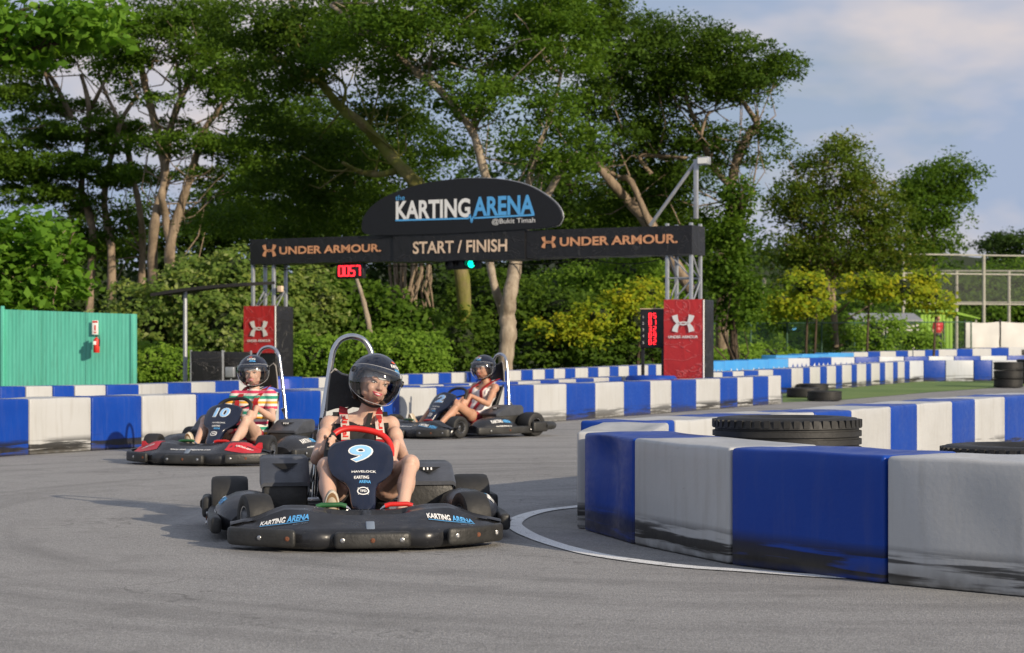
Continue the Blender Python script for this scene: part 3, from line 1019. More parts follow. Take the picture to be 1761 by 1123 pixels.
lamp = MB().rbox((xm + .17, -.05, zm - .04), (.22, .14, .14), .012, 2).obj('flood_lamp', MAT['steel'], gantry, smooth=30)
MB().box((xm + .17, -.123, zm - .04), (.17, .01, .10)).obj('lamp_glass', MAT['txt_white'], lamp)
MB().rbox((gpix(482, 497, -.25)[0], -.25, gpix(482, 497, -.25)[1]), (.11, .08, .12), .01, 1).obj('junction_box', MAT['txt_cream'], gantry, smooth=30)

# cables slung under the beam
for (a, b, sg) in ((445, 590, .10), (620, 770, .07), (830, 1010, .09), (1010, 1155, .12)):
    xa_, xb2 = gpix(a, 452, .1)[0], gpix(b, 452, .1)[0]
    pts_ = [(xa_ + (xb2 - xa_) * i / 8, .1, beamz(xa_ + (xb2 - xa_) * i / 8, False) - .01 - sg * math.sin(math.pi * i / 8)) for i in range(9)]
    MB().tube(pts_, .009, 5).obj('cable', MAT['rubber'], gantry)
# red-wrapped covers round the tower feet
def cover(px0, px1, py_top, depth, label, banner_bottom=None, name='tower_cover'):
    a, zt = gpix(px0, py_top, -depth / 2 - .05)
    b, _ = gpix(px1, py_top, -depth / 2 - .05)
    w = b - a
    e = empty(name, GL + gx * ((a + b) / 2) + Vector((0, 0, 0)), g_rz, label, 'banner box', 'red-fronted boxes round the gantry feet')
    base = gz(e.location.y)
    e.location.z = base
    zt = zt + gz(GL.y) - base
    MB().rbox((0, 0, zt / 2), (w, depth, zt), .02, 2, (4, 3, 6)).obj('black_wrap', MAT['vinyl_black'], e, smooth=30)
    zb = .02 if banner_bottom is None else gpix(px0, banner_bottom, -depth / 2 - .05)[1] + gz(GL.y) - base
    k = MB()
    n = 12; m = 16
    vs = []
    for j in range(m + 1):
        for i in range(n + 1):
            x = -w / 2 + .004 + (w - .008) * i / n; z = zb + (zt + .008 - zb) * j / m
            vs.append((x, -depth / 2 - .014 - .012 * abs(noise.noise(Vector((x * 3, z * 2.4, px0)))), z))
    k.add(vs, [(j * (n + 1) + i, j * (n + 1) + i + 1, (j + 1) * (n + 1) + i + 1, (j + 1) * (n + 1) + i) for j in range(m) for i in range(n)])
    bn = k.obj('red_banner', MAT['vinyl_red'], e, fix=False)
    zc = zb + (zt - zb) * .60 if banner_bottom is None else zb + (zt - zb) * .52
    if banner_bottom is None: zc = zt - .42
    mk = mark_mesh(w * .56); mk.xf(Matrix.Translation((0, -depth / 2 - .036, zc)))
    mk.obj('emblem', MAT['txt_white'], bn, smooth=False, fix=False)
    tx = text_mesh('UNDER ARMOUR', w * .74, .05, .03); tx.xf(Matrix.Translation((0, -depth / 2 - .036, zc - .24)))
    tx.obj('lettering', MAT['txt_white'], bn, smooth=False, fix=False)
    MB().tube([(w / 2 - .004, -depth / 2 - .012, zb), (w / 2 - .004, -depth / 2 - .012, zt)], .013, 6).obj('piping', MAT['txt_white'], bn)
    return e
cover(417, 472, 527, .62, 'black box round the left gantry foot with a short red banner', 607)
cover(1140, 1209, 516, .46, 'red banner box round the right gantry foot, creased and sunlit')

# timer, traffic light, lap board
def digits(s, h, parent, mat, x0, z0, y, pitch, name='digit'):
    w = h * .5; t = h * .13
    seg = {'a': ((0, h / 2), (w, t)), 'g': ((0, 0), (w, t)), 'd': ((0, -h / 2), (w, t)), 'f': ((-w / 2, h / 4), (t, h / 2)), 'b': ((w / 2, h / 4), (t, h / 2)), 'e': ((-w / 2, -h / 4), (t, h / 2)), 'c': ((w / 2, -h / 4), (t, h / 2))}
    on = {'0': 'abcdef', '5': 'afgcd', '7': 'abc', '1': 'bc', '2': 'abged', '8': 'abcdefg', '6': 'afgedc', '3': 'abgcd', '9': 'abcdfg'}
    for i, ch in enumerate(s):
        k = MB()
        for q in on[ch]:
            (cx, cz), (a, b) = seg[q]
            k.box((x0 + i * pitch + cx, y, z0 + cz), (a, .012, b))
        k.obj(name, mat, parent, smooth=False)
def hang(px, py, off): 
    x, z = gpix(px, py, off)
    p = GL + gx * x + Vector((-gx.y, gx.x, 0)) * off
    return Vector((p.x, p.y, z + gz(GL.y)))
p = hang(604, 466, -.15)
tm = empty('timer_display', p, g_rz, 'small black timer with red digits hanging under the gantry', 'timer')
MB().rbox((0, 0, 0), (.62, .12, .30), .015, 2).obj('casing', MAT['dark_metal'], tm, smooth=30)
digits('0057', .19, tm, MAT['led_red'], -.195, 0, -.066, .13)
for s in (-.2, .2): MB().tube([(s, 0, .14), (s, 0, .34)], .012, 6).obj('hanger', MAT['steel'], tm)
p = hang(797, 454, -.12)
tl = empty('traffic_light', p, g_rz, 'black start light under the gantry with its green lamp lit', 'traffic light')
MB().rbox((0, 0, 0), (.72, .14, .20), .03, 2).obj('housing', MAT['dark_metal'], tl, smooth=30)
for i, x in enumerate((-.23, 0, .21)):
    MB().lathe([(.075, -.07), (.07, -.085), (.0, -.09), (0, -.06)], 20, 'Y', Matrix.Translation((x, 0, -.005)), closed=False).obj('lamp', MAT['led_green'] if i == 2 else MAT['dark_metal'], tl)
    k = MB()
    vs = []; fs = []
    for j in range(13):
        a = math.pi * (j / 12) * 1.2 - .1 * math.pi
        vs += [(x + .09 * math.cos(a), -.07, -.005 + .09 * math.sin(a)), (x + .09 * math.cos(a), -.19 + .03 * abs(math.cos(a)), -.005 + .09 * math.sin(a))]
    fs = [(2 * j, 2 * j + 1, 2 * j + 3, 2 * j + 2) for j in range(12)]
    k.add(vs, fs).obj('lamp_visor', MAT['dark_metal'], tl)
MB().tube([(0, 0, .09), (0, 0, .22)], .02, 6).obj('hanger', MAT['steel'], tl)
pb = at(1122, 565, 35.9)
lb = empty('lap_board', (pb.x, pb.y, gz(pb.y)), g_rz + .12, 'tall black lap board with red digits beside the right red box', 'scoreboard')
zc = pb.z - gz(pb.y)
MB().rbox((.02, 0, zc), (.46, .14, .70), .02, 2).obj('casing', MAT['dark_metal'], lb, smooth=30)
MB().box((.02, 0, zc + .356), (.47, .15, .012)).obj('top_edge', MAT['txt_cream'], lb)
for i, s in enumerate(('05', '01', '32', '09', '02')):
    digits(s, .085, lb, MAT['led_red'], -.02, zc + .23 - i * .118, -.076, .085)
    k = text_mesh(str(i + 1), h=.045); k.xf(Matrix.Translation((-.15, -.073, zc + .21 - i * .115)))
    k.obj('row_number', MAT['txt_white'], lb, smooth=False, fix=False)
for s in (-.18, .2): MB().box((s, 0, (zc - .35) / 2), (.05, .05, zc - .35)).obj('leg', MAT['dark_metal'], lb)

# blue plastic drums tucked at the tower feet
for px, py, Y, lab in ((1120, 651, 34.6, 'low blue plastic pad at the foot of the right red box'), (478, 653, 34.5, 'low blue plastic drum at the foot of the left black box')):
    p = at(px, py, Y)
    hh = p.z - gz(Y) + .05
    k = MB().lathe([(0, 0), (.42, 0), (.45, .05), (.45, hh - .05), (.41, hh), (.30, hh + .005), (.28, hh - .02), (0, hh - .02)], 32, 'Z', closed=False)
    o = k.obj('plastic_drum', MAT['b_blue'], None)
    o.location = (p.x, p.y, gz(Y))
    tag(o, lab, 'drum')

# ================================================================== shelter and black screens by the left tower
sh = at(372, 640, 38.0)
shel = empty('marshal_shelter', (sh.x, sh.y, gz(38.0)), R(-10), 'open shelter with a thin dark roof on a grey post', 'shelter')
def shz(py): return at(0, py, 38.0).z - gz(38.0)
def shx(px): return (px - 372) / FPX * 38.0
k = MB()
secs = []
for i in range(9):
    u = i / 8
    x = shx(283) + (shx(452) - shx(283)) * u
    z = shz(509) + (shz(492) - shz(509)) * u + .03 * math.sin(u * math.pi)
    secs.append([(x, -.9, z - .03), (x, .9, z + .06), (x, .9, z + .12), (x, -.9, z + .03)])
k.loft(secs).obj('roof', MAT['black_cloth'], shel, smooth=30)
MB().tube([(shx(335), -.6, 0), (shx(335), -.6, shz(503))], .042, 10).obj('post', MAT['steel'], shel)
for px0, px1, py0, lab, Y in ((328, 383, 604, 'black fabric screen left of the shelter post gap', 37.2), (385, 432, 605, 'narrow black fabric screen next to the red banner box', 37.4)):
    a, b = at(px0, py0, Y), at(px1, py0, Y)
    e = empty('black_screen', ((a.x + b.x) / 2, Y, gz(Y)), R(-6), lab, 'screen', 'black screens under the shelter')
    w = b.x - a.x; hh = a.z - gz(Y)
    MB().rbox((0, 0, hh / 2), (w, .04, hh), .012, 1, (6, 1, 4), lambda p: (p.x, p.y + .012 * noise.noise(Vector((p.x * 4, 0, p.z * 3))), p.z)).obj('fabric', MAT['vinyl_black'], e)
    for s in (-1, 1): MB().tube([(s * w / 2, .0, 0), (s * w / 2, .0, hh + .02)], .02, 6).obj('pole', MAT['steel'], e)
p = at(396, 640, 36.6)
fl = empty('flood_light', (p.x, p.y, gz(36.6)), R(-15), 'small grey square floodlight standing before the black screens', 'floodlight')
MB().rbox((0, 0, p.z - gz(36.6)), (.17, .09, .19), .012, 2).obj('housing', MAT['steel'], fl, smooth=30)
MB().tube([(0, .03, 0), (0, .03, p.z - gz(36.6) - .08)], .014, 6).obj('stand', MAT['steel'], fl)

# ================================================================== teal corrugated hoarding
Yh = 33.0
a, b = at(-160, 526, Yh + .6), at(226, 540, Yh)
hd = empty('teal_hoarding', (a.x, a.y, 0), math.atan2(b.y - a.y, b.x - a.x), 'teal corrugated metal hoarding behind the far barrier row', 'hoarding')
Lh = (Vector((b.x, b.y)) - Vector((a.x, a.y))).length
za, zb2 = a.z, b.z
n_sheet = 5
for i in range(n_sheet):
    x0, x1 = Lh * i / n_sheet, Lh * (i + 1) / n_sheet
    vs = []; fs = []
    m = 48
    for j in range(m + 1):
        x = x0 + (x1 - x0) * j / m
        y = .0026 * math.sin(j * math.pi / 2 + .3) + (.012 if i % 2 else 0)
        zt = za + (zb2 - za) * x / Lh
        vs += [(x, y, 0), (x, y, zt), (x, y + .004, zt), (x, y + .004, 0)]
    for j in range(m):
        q = j * 4; r_ = q + 4
        fs += [(q, r_, r_ + 1, q + 1), (q + 1, r_ + 1, r_ + 2, q + 2), (q + 3, q + 2, r_ + 2, r_ + 3)]
    MB().add(vs, fs).obj('metal_sheet', MAT['teal'], hd, smooth=50)
MB().rbox((Lh + .02, .06, zb2 / 2), (.06, .16, zb2), .006, 1).obj('corner_post', MAT['teal'], hd, smooth=30)
for x in (Lh * .385, ):
    MB().rbox((at(12, 600, Yh + .5).x - a.x, -.03, za / 2), (.05, .06, za - .02), .006, 1).obj('joint_post', MAT['teal'], hd, smooth=30)
p = at(160.5, 563, Yh - .12)
e = empty('fire_sign', (p.x, Yh + .03, p.z), hd.rotation_euler.z, 'small white fire extinguisher sign with red print on the teal hoarding', 'sign')
MB().rbox((0, 0, 0), (.105, .012, .235), .004, 1).obj('plate', MAT['txt_white'], e)
MB().box((0, -.008, .095), (.09, .004, .03)).obj('red_band', MAT['txt_red'], e)
MB().rbox((0, -.008, -.005), (.026, .004, .09), .002, 1).obj('pictogram', MAT['txt_red'], e)
MB().add([(-.03, -.0095, -.07), (0, -.0095, -.10), (.03, -.0095, -.07)], [(0, 1, 2)]).obj('arrow', MAT['txt_red'], e, fix=False)
p = at(165.5, 593, Yh - .12)
e = empty('fire_extinguisher', (p.x, Yh - .10, p.z), 0, 'red fire extinguisher hanging on the teal hoarding', 'fire extinguisher')
MB().lathe([(0, -.13), (.045, -.13), (.052, -.12), (.052, .07), (.045, .095), (.02, .11), (.02, .125), (0, .125)], 20, 'Z', closed=False).obj('cylinder', MAT['txt_red'], e)
MB().rbox((0, 0, .145), (.03, .05, .03), .004, 1).obj('valve', MAT['dark_metal'], e)
MB().tube([(0, -.02, .15), (.05, -.03, .15), (.06, -.03, .08), (.056, -.03, -.02)], .008, 6).obj('hose', MAT['rubber'], e)
MB().rbox((-.02, -.045, .03), (.05, .02, .06), .003, 1).obj('paper_label', MAT['txt_white'], e)
MB().box((0, .05, .05), (.03, .05, .12)).obj('bracket', MAT['dark_metal'], e)
# ================================================================== right background: fence, netting, hut, banners
def mesh_sheet_mat(name, col, opac):
    k = NM(name)
    k.set(color=col, rough=.8)
    tr = k.n('ShaderNodeBsdfTransparent'); ms = k.n('ShaderNodeMixShader')
    ms.inputs[0].default_value = opac
    k.l(tr.outputs[0], ms.inputs[1]); k.l(k.b.outputs[0], ms.inputs[2])
    k.l(ms.outputs[0], k.o.inputs['Surface'])
    return k.m
MAT['mesh_green'] = mesh_sheet_mat('green_wire_mesh', (.03, .09, .05), .14)
MAT['mesh_grey'] = mesh_sheet_mat('grey_netting', (.10, .105, .11), .18)
MAT['post_green'] = simple('green_post', (.03, .09, .05), .5)
MAT['post_pale'] = simple('pale_post', (.36, .35, .30), .6, var=.2)
MAT['lime'] = simple('lime_boards', (.26, .46, .05), .6, var=.12)
MAT['banner_white'] = simple('white_banner', (.70, .69, .66), .6, var=.08, scale=1.5)
MAT['grey_roof'] = simple('grey_roof', (.30, .31, .33), .5)

def fence(name, A, B, h, n, label, mat_post, mat_mesh, r=.03):
    A, B = Vector(A), Vector(B)
    d = B - A; L_ = Vector((d.x, d.y, 0)).length
    e = empty(name, A, math.atan2(d.y, d.x), label, 'fence')
    dz = B.z - A.z
    for i in range(n + 1):
        x = L_ * i / n; z = dz * i / n
        MB().tube([(x, 0, z), (x, 0, z + h)], r, 8).obj('post', mat_post, e)
    for zz in (.06, h - .04):
        MB().tube([(0, 0, zz), (L_, 0, dz + zz)], r * .6, 6).obj('rail', mat_post, e)
    MB().add([(0, .01, .03), (L_, .01, dz + .03), (L_, .01, dz + h - .04), (0, .01, h - .04)], [(0, 1, 2, 3)]).obj('wire_mesh', mat_mesh, e, fix=False)
    return e
def gpt(px, Y): return Vector(((px - 880.5) / FPX * Y, Y, gz(Y)))
fence('wire_fence', gpt(890, 52.0), gpt(1225, 58.0), 1.35, 5, 'green wire mesh fence in front of the dark trees left of the right red box', MAT['post_green'], MAT['mesh_green'])
fence('wire_fence', gpt(1225, 60.0), gpt(1670, 73.0), 1.45, 8, 'green wire mesh fence running behind the far barrier rows on the right', MAT['post_green'], MAT['mesh_green'])

def netting(A, B, zs, n, ztop, label, nets):
    A, B = Vector(A), Vector(B)
    d = B - A; L_ = Vector((d.x, d.y, 0)).length
    e = empty('ball_netting', A, math.atan2(d.y, d.x), label, 'netting frame')
    for i in range(n + 1):
        MB().tube([(L_ * i / n, 0, 0), (L_ * i / n, 0, ztop)], .075 if i else .055, 8).obj('post', MAT['post_pale'], e)
    for z in zs: MB().tube([(0, 0, z), (L_, 0, z)], .035, 6).obj('rail', MAT['post_pale'], e)
    for z0, z1 in nets:
        MB().add([(0, .02, z0), (L_, .02, z0), (L_, .02, z1), (0, .02, z1)], [(0, 1, 2, 3)]).obj('net', MAT['mesh_grey'], e, fix=False)
    return e
Yn = 82.0
zr = [at(0, y, Yn).z - gz(Yn) for y in (437, 470, 522)]
netting(gpt(1553, Yn), gpt(1827, Yn + 2), zr, 2, zr[0], 'tall pale steel netting frame standing beyond the white banners', [(zr[2], zr[1]), (zr[1], zr[1] + .2)])
Yn2 = 92.0
zr2 = [at(0, y, Yn2).z - gz(Yn2) for y in (466, 520)]
netting(gpt(1555, Yn2), gpt(1915, Yn2), zr2, 4, zr2[0], 'lower grey netting frame farther back behind the tall one', [(zr2[1], zr2[0])])
p = gpt(1314, 66.0)
pp = MB().tube([(0, 0, 0), (0, 0, at(0, 478, 66).z - p.z)], .06, 8).obj('pale_pole', MAT['post_pale'])
pp.location = p; tag(pp, 'thin pale pole among the bushes right of the red box', 'pole')

# lime hut
Yu = 80.0
hu = gpt(1612, Yu)
hut = empty('lime_hut', hu, R(-4), 'small lime green boarded hut with a canopy behind the fence', 'hut')
def ux(px): return (px - 1612) / FPX * Yu
def uz(py): return at(0, py, Yu).z - hu.z
w0, w1, zt = ux(1583), ux(1638), uz(538)
nb = 9
for i in range(nb):
    x0 = w0 + (w1 - w0) * i / nb; x1 = w0 + (w1 - w0) * (i + 1) / nb
    MB().rbox(((x0 + x1) / 2, 0, zt / 2), (x1 - x0 - .02, .05, zt), .008, 1).obj('board', MAT['lime'], hut, smooth=30)
MB().box(((w0 + w1) / 2, .75, zt / 2 - .01), (w1 - w0 - .01, 1.42, zt - .02)).obj('wall', MAT['lime'], hut)
MB().loft([[(w0 - .1, -.2, zt + .02), (w0 - .1, 1.6, zt + .1), (w0 - .1, 1.6, zt + .16), (w0 - .1, -.2, zt + .08)], [(w1 + .05, -.2, zt + .02), (w1 + .05, 1.6, zt + .1), (w1 + .05, 1.6, zt + .16), (w1 + .05, -.2, zt + .08)]]).obj('roof', MAT['lime'], hut, smooth=30)
MB().loft([[(w1 + .06, -.3, zt + .06), (w1 + .06, 1.2, zt + .06), (w1 + .06, 1.2, zt - .05), (w1 + .06, -.3, zt - .05)], [(ux(1682), -.3, uz(547)), (ux(1682), 1.2, uz(547)), (ux(1682), 1.2, uz(549)), (ux(1682), -.3, uz(549))]]).obj('canopy', MAT['lime'], hut, smooth=30)
MB().tube([(ux(1676), -.2, 0), (ux(1676), -.2, uz(548))], .035, 6).obj('canopy_post', MAT['post_pale'], hut)
# low pale roof left of it
pr = gpt(1545, 78.0)
e = empty('low_shed', pr, 0, 'low shed with a pale grey roof half hidden by bushes', 'shed')
zs_ = at(0, 553, 78).z - pr.z
MB().loft([[(-1.7, -.3, zs_), (-1.7, 1.5, zs_ + .3), (-1.7, 1.5, zs_ + .36), (-1.7, -.3, zs_ + .06)], [(.9, -.3, zs_), (.9, 1.5, zs_ + .3), (.9, 1.5, zs_ + .36), (.9, -.3, zs_ + .06)]]).obj('roof', MAT['grey_roof'], e, smooth=30)
MB().box((-.4, .7, zs_ / 2), (2.4, 1.4, zs_ - .02)).obj('wall', MAT['banner_white'], e)
# white banners
Yw = 73.5
for i, (x0, x1, lab) in enumerate(((1661, 1718.5, 'long white banner on a frame behind the far barriers, left of its post'), (1721.5, 1800, 'white banner cut off by the right edge of the picture'))):
    a, b = gpt(x0, Yw), gpt(x1, Yw)
    zt, zb = at(0, 553, Yw).z, at(0, 598, Yw).z
    e = empty('white_banner', ((a.x + b.x) / 2, Yw, gz(Yw)), 0, lab, 'banner', 'white banners behind the far barriers')
    w = b.x - a.x
    n = 14; m = 5; vs = []
    for t in (0, .012):
        for j in range(m + 1):
            for q in range(n + 1):
                x = -w / 2 + w * q / n; z = zb + (zt - zb) * j / m - gz(Yw)
                vs.append((x, t + .05 * noise.noise(Vector((x * 1.8 + i * 9, z * 1.5, 3))), z - .05 * math.sin(math.pi * q / n) * (j == m)))
    F = [(j * (n + 1) + q, j * (n + 1) + q + 1, (j + 1) * (n + 1) + q + 1, (j + 1) * (n + 1) + q) for j in range(m) for q in range(n)]
    o_ = (m + 1) * (n + 1)
    MB().add(vs, F + [tuple(o_ + v for v in reversed(f)) for f in F]).obj('cloth', MAT['banner_white'], e, fix=False)
    for x in (-w / 2 - .03, w / 2 + .01): MB().tube([(x, .03, 0), (x, .03, zt - gz(Yw) + .08)], .035, 6).obj('post', MAT['dark_metal'], e)

# ================================================================== vegetation
RNG = np.random.default_rng(11)
def leaf_object(name, C, N, size, rnd, mat, parent=None, asp=.5, seed=0):
    """C centres, N normals; one diamond leaf per centre, folded a little along its length"""
    n = len(C)
    N = N / (np.linalg.norm(N, axis=1, keepdims=True) + 1e-9)
    t = RNG.normal(size=(n, 3)); t[:, 2] *= .6
    t -= N * np.sum(t * N, axis=1, keepdims=True)
    t /= np.linalg.norm(t, axis=1, keepdims=True) + 1e-9
    b = np.cross(N, t)
    s = size * RNG.uniform(.6, 1.35, size=(n, 1))
    V = np.empty((n, 4, 3))
    V[:, 0] = C + t * s * .5 - N * s * .12
    V[:, 1] = C + b * s * asp * .5 + t * s * .05
    V[:, 2] = C - t * s * .5
    V[:, 3] = C - b * s * asp * .5 + t * s * .05
    me = bpy.data.meshes.new(name)
    me.vertices.add(n * 4); me.loops.add(n * 4); me.polygons.add(n)
    me.vertices.foreach_set('co', V.reshape(-1))
    me.loops.foreach_set('vertex_index', np.arange(n * 4, dtype=np.int32))
    me.polygons.foreach_set('loop_start', np.arange(0, n * 4, 4, dtype=np.int32))
    me.update(calc_edges=True)
    a = me.attributes.new('rnd', 'FLOAT', 'FACE')
    a.data.foreach_set('value', np.clip(rnd, 0, 1).astype(np.float32))
    me.materials.append(mat)
    return link(name, me, parent)

def clump_cloud(clusters, dens, per, cr, flat, origin, shell=.55):
    """clusters: (px, py, rx_px, ry_px, Y, depth_m[, density factor]); returns centres, normals, colour factors"""
    Cs, Ns, Rs = [], [], []
    for cl in clusters:
        px, py, rx, ry, Y, dp = cl[:6]
        k = cl[6] if len(cl) > 6 else 1.0
        c = np.array(at(px, py, Y))
        r = np.array([rx / FPX * Y, dp, ry / FPX * Y])
        area = math.pi * r[0] * r[2] + r[0] * r[1]
        m = max(3, int(dens * k * area))
        d = RNG.normal(size=(m, 3)); d /= np.linalg.norm(d, axis=1, keepdims=True)
        rad = RNG.uniform(shell, 1.0, size=(m, 1)) ** .8
        cc = c + d * rad * r * (1 + .10 * RNG.normal(size=(m, 1)).clip(-1.5, 1.5))
        rr = RNG.uniform(.55, 1.3, size=m) * cr
        q = np.repeat(np.arange(m), per)
        # each clump is a ragged dome of leaves
        ra = np.sqrt(RNG.uniform(0, 1, size=m * per)); an = RNG.uniform(0, 2 * np.pi, size=m * per)
        lob = 1 + .28 * np.sin(3 * an + RNG.uniform(0, 6, size=m)[q]) * ra
        off = np.stack([ra * lob * np.cos(an), ra * lob * np.sin(an), RNG.normal(size=m * per).clip(-1.6, 1.6) * .30 * flat - .42 * flat * ra ** 2 * 1.6 + .2 * flat], axis=1)
        off *= rr[q][:, None]
        P = cc[q] + off
        nn = RNG.normal(size=(m * per, 3)) * .75
        nn[:, 2] += 1.0
        nn += d[q] * .45
        crnd = RNG.uniform(0, 1, size=m)
        Cs.append(P); Ns.append(nn); Rs.append(.55 * crnd[q] + .45 * RNG.uniform(0, 1, size=m * per) + .0)
    C = np.concatenate(Cs) - np.array(origin)
    return C, np.concatenate(Ns), np.concatenate(Rs)

def limb(parent, pts, Y, mat, origin, name='limb', dY=None, n=9):
    """pts: (px, py, half width px); a tapering limb with slight unevenness"""
    P = []; Rr = []
    m = len(pts)
    for i, (px, py, hw) in enumerate(pts):
        y = Y + (dY[0] + (dY[1] - dY[0]) * i / (m - 1) if dY else .5 * math.sin(i * 1.7 + px))
        P.append(at(px, py, y)); Rr.append(hw * .88 / FPX * y)
    P2 = catmull(P, 4)
    R2 = []
    for i in range(len(P2)):
        u = i / 4; a = min(int(u), m - 1); b = min(a + 1, m - 1)
        R2.append((Rr[a] + (Rr[b] - Rr[a]) * (u - a)) * (1 + .10 * math.sin(i * 2.1 + pts[0][0])))
    o3 = Vector(origin)
    return MB().tube([p - o3 for p in P2], R2, n).obj(name, mat, parent, smooth='full')

def tree(label, base_px, Y, limbs, clusters, bark_m, leaf_m, dens=5, per=34, cr=.55, flat=.35, size=.17, asp=.5, group=None, name='broadleaf_tree', cat='tree', dYs=None, shell=.5):
    base = gpt(base_px, Y)
    e = empty(name, base, 0, label, cat, group)
    for i, pts in enumerate(limbs):
        limb(e, pts, Y, bark_m, base, 'trunk' if i == 0 else 'limb', (dYs or {}).get(i))
    fine = asp < .6
    C, N, Rn = clump_cloud(clusters, dens * (1.2 if fine else 1.9), int(per * (3.4 if fine else 1.6)), cr * (1.1 if fine else 1.25), flat * (1.75 if fine and flat < .5 else 1.0), base, shell)
    leaf_object('crown', C, N, size * (.70 if fine else .9), Rn, leaf_m, e, asp)
    # fine branchlets from the limbs into the leaf clumps
    src = np.array([v for ch in e.children if ch.name.startswith(('trunk', 'limb')) for v in [tuple(x.co) for x in ch.data.vertices][::9]])
    tw = MB()
    used = np.zeros(len(src))
    for cl in clusters:
        c0 = at(cl[0], cl[1], cl[4]) - base
        for _ in range(5):
            tgt = c0 + Vector((RNG.uniform(-1, 1) * cl[2] / FPX * cl[4] * .9, RNG.uniform(-1, 1) * cl[5] * .8, RNG.uniform(-.7, .8) * cl[3] / FPX * cl[4]))
            dd = np.linalg.norm(src - np.array(tgt), axis=1) + .6 * np.maximum(0, src[:, 2] - tgt.z)
            dd = dd + RNG.uniform(0, 1.6, size=len(dd))
            ix = int(np.argmin(dd + used)); used[max(0, ix - 4):ix + 5] += 1.5
            s0 = Vector(src[ix])
            L_ = (tgt - s0).length
            if L_ > 3.2 or L_ < .2: continue
            m1 = s0.lerp(tgt, .45) + Vector((RNG.normal() * .1, RNG.normal() * .1, -.08)) * L_
            r0 = min(.028, .009 + .007 * L_)
            tw.tube([s0, m1, s0.lerp(tgt, .78) + Vector((0, 0, .03)) * L_, tgt], [r0, r0 * .75, r0 * .5, r0 * .25], 5)
    if tw.v:
        tg_ = tw.obj('branchlets', bark_m, e, smooth='full', fix=False)
        tg_['kind'] = 'stuff'
    return e

TG = 'big spreading trees behind the track'
# pale-barked tree right of the name board
tree('tall tree with a pale knobbly trunk rising behind the start sign', 868, 46.0,
     [[(866, 660, 17), (870, 610, 15), (874, 570, 17), (872, 540, 16), (878, 500, 14), (886, 455, 13), (884, 420, 11), (862, 370, 10), (838, 312, 9), (824, 262, 8.5), (812, 226, 8), (778, 178, 7), (736, 138, 7), (690, 102, 6), (636, 58, 5), (568, 8, 4)],
      [(868, 545, 10), (850, 490, 8), (840, 440, 7.5), (828, 395, 6), (800, 340, 5)],
      [(812, 226, 6), (819, 190, 5), (827, 150, 4), (835, 110, 3)],
      [(884, 425, 8), (905, 330, 7), (920, 272, 6), (938, 225, 5), (955, 170, 4), (966, 120, 3)],
      [(886, 420, 8), (938, 340, 8), (962, 300, 6), (990, 262, 4)],
      [(736, 138, 4), (742, 90, 3), (745, 40, 2.5)]],
     [(640, 70, 95, 50, 46, 2.5), (760, 60, 95, 55, 46, 2.5), (880, 60, 90, 55, 45, 2.5), (975, 70, 80, 60, 46, 2.5), (820, 160, 70, 40, 45, 1.6), (880, 130, 60, 30, 45, 1.5),
      (960, 190, 55, 40, 45, 1.5), (985, 255, 65, 45, 46, 1.6), (930, 270, 40, 25, 46, 1.2), (760, 150, 40, 40, 47, 1.4, .7), (700, 5, 150, 40, 46, 2.5), (900, 0, 130, 45, 46, 2.5), (700, 130, 60, 30, 48, 1.5, .8), (770, 250, 45, 35, 50, 1.4, .8), (870, 235, 50, 30, 50, 1.4, .7)],
     MAT['bark_pale'], MAT['leaf_mid'], group=TG, dens=6, cr=.5, size=.17)
# mossy diagonal tree
tree('leaning tree with a mossy yellow-green trunk left of the name board', 765, 50.0,
     [[(800, 560, 15), (790, 450, 14), (752, 365, 14), (716, 316, 14), (688, 286, 12), (652, 246, 11), (622, 212, 10), (588, 188, 9), (562, 155, 8), (546, 138, 7), (520, 122, 5), (470, 100, 4)],
      [(688, 292, 8), (655, 300, 6), (620, 296, 5), (590, 280, 3)],
      [(588, 188, 4), (594, 150, 3), (575, 128, 3)],
      [(546, 138, 5), (500, 128, 4), (450, 60, 3), (432, 22, 2)],
      [(562, 155, 5), (520, 60, 4), (500, 0, 3)]],
     [(430, 40, 90, 45, 50, 2.2), (520, 60, 80, 45, 50, 2.2), (560, 20, 100, 40, 51, 2.5), (470, 130, 70, 38, 50, 1.6), (545, 105, 45, 30, 49, 1.2), (600, 60, 60, 40, 50, 1.6),
      (640, 170, 50, 30, 51, 1.5, .8), (450, 210, 60, 45, 52, 1.6), (510, 260, 60, 50, 52, 1.6), (580, 270, 50, 40, 52, 1.4), (480, 330, 70, 45, 53, 1.6), (590, 350, 60, 45, 53, 1.6), (700, 190, 40, 40, 52, 1.3), (640, 250, 50, 40, 55, 1.5), (720, 250, 40, 40, 55, 1.4), (560, 210, 55, 35, 54, 1.5), (400, 380, 60, 40, 56, 1.6), (520, 390, 80, 30, 55, 1.6), (660, 360, 50, 40, 55, 1.5)],
     MAT['bark_moss'], MAT['leaf_dark'], group=TG, dens=6.5, cr=.55, size=.17)
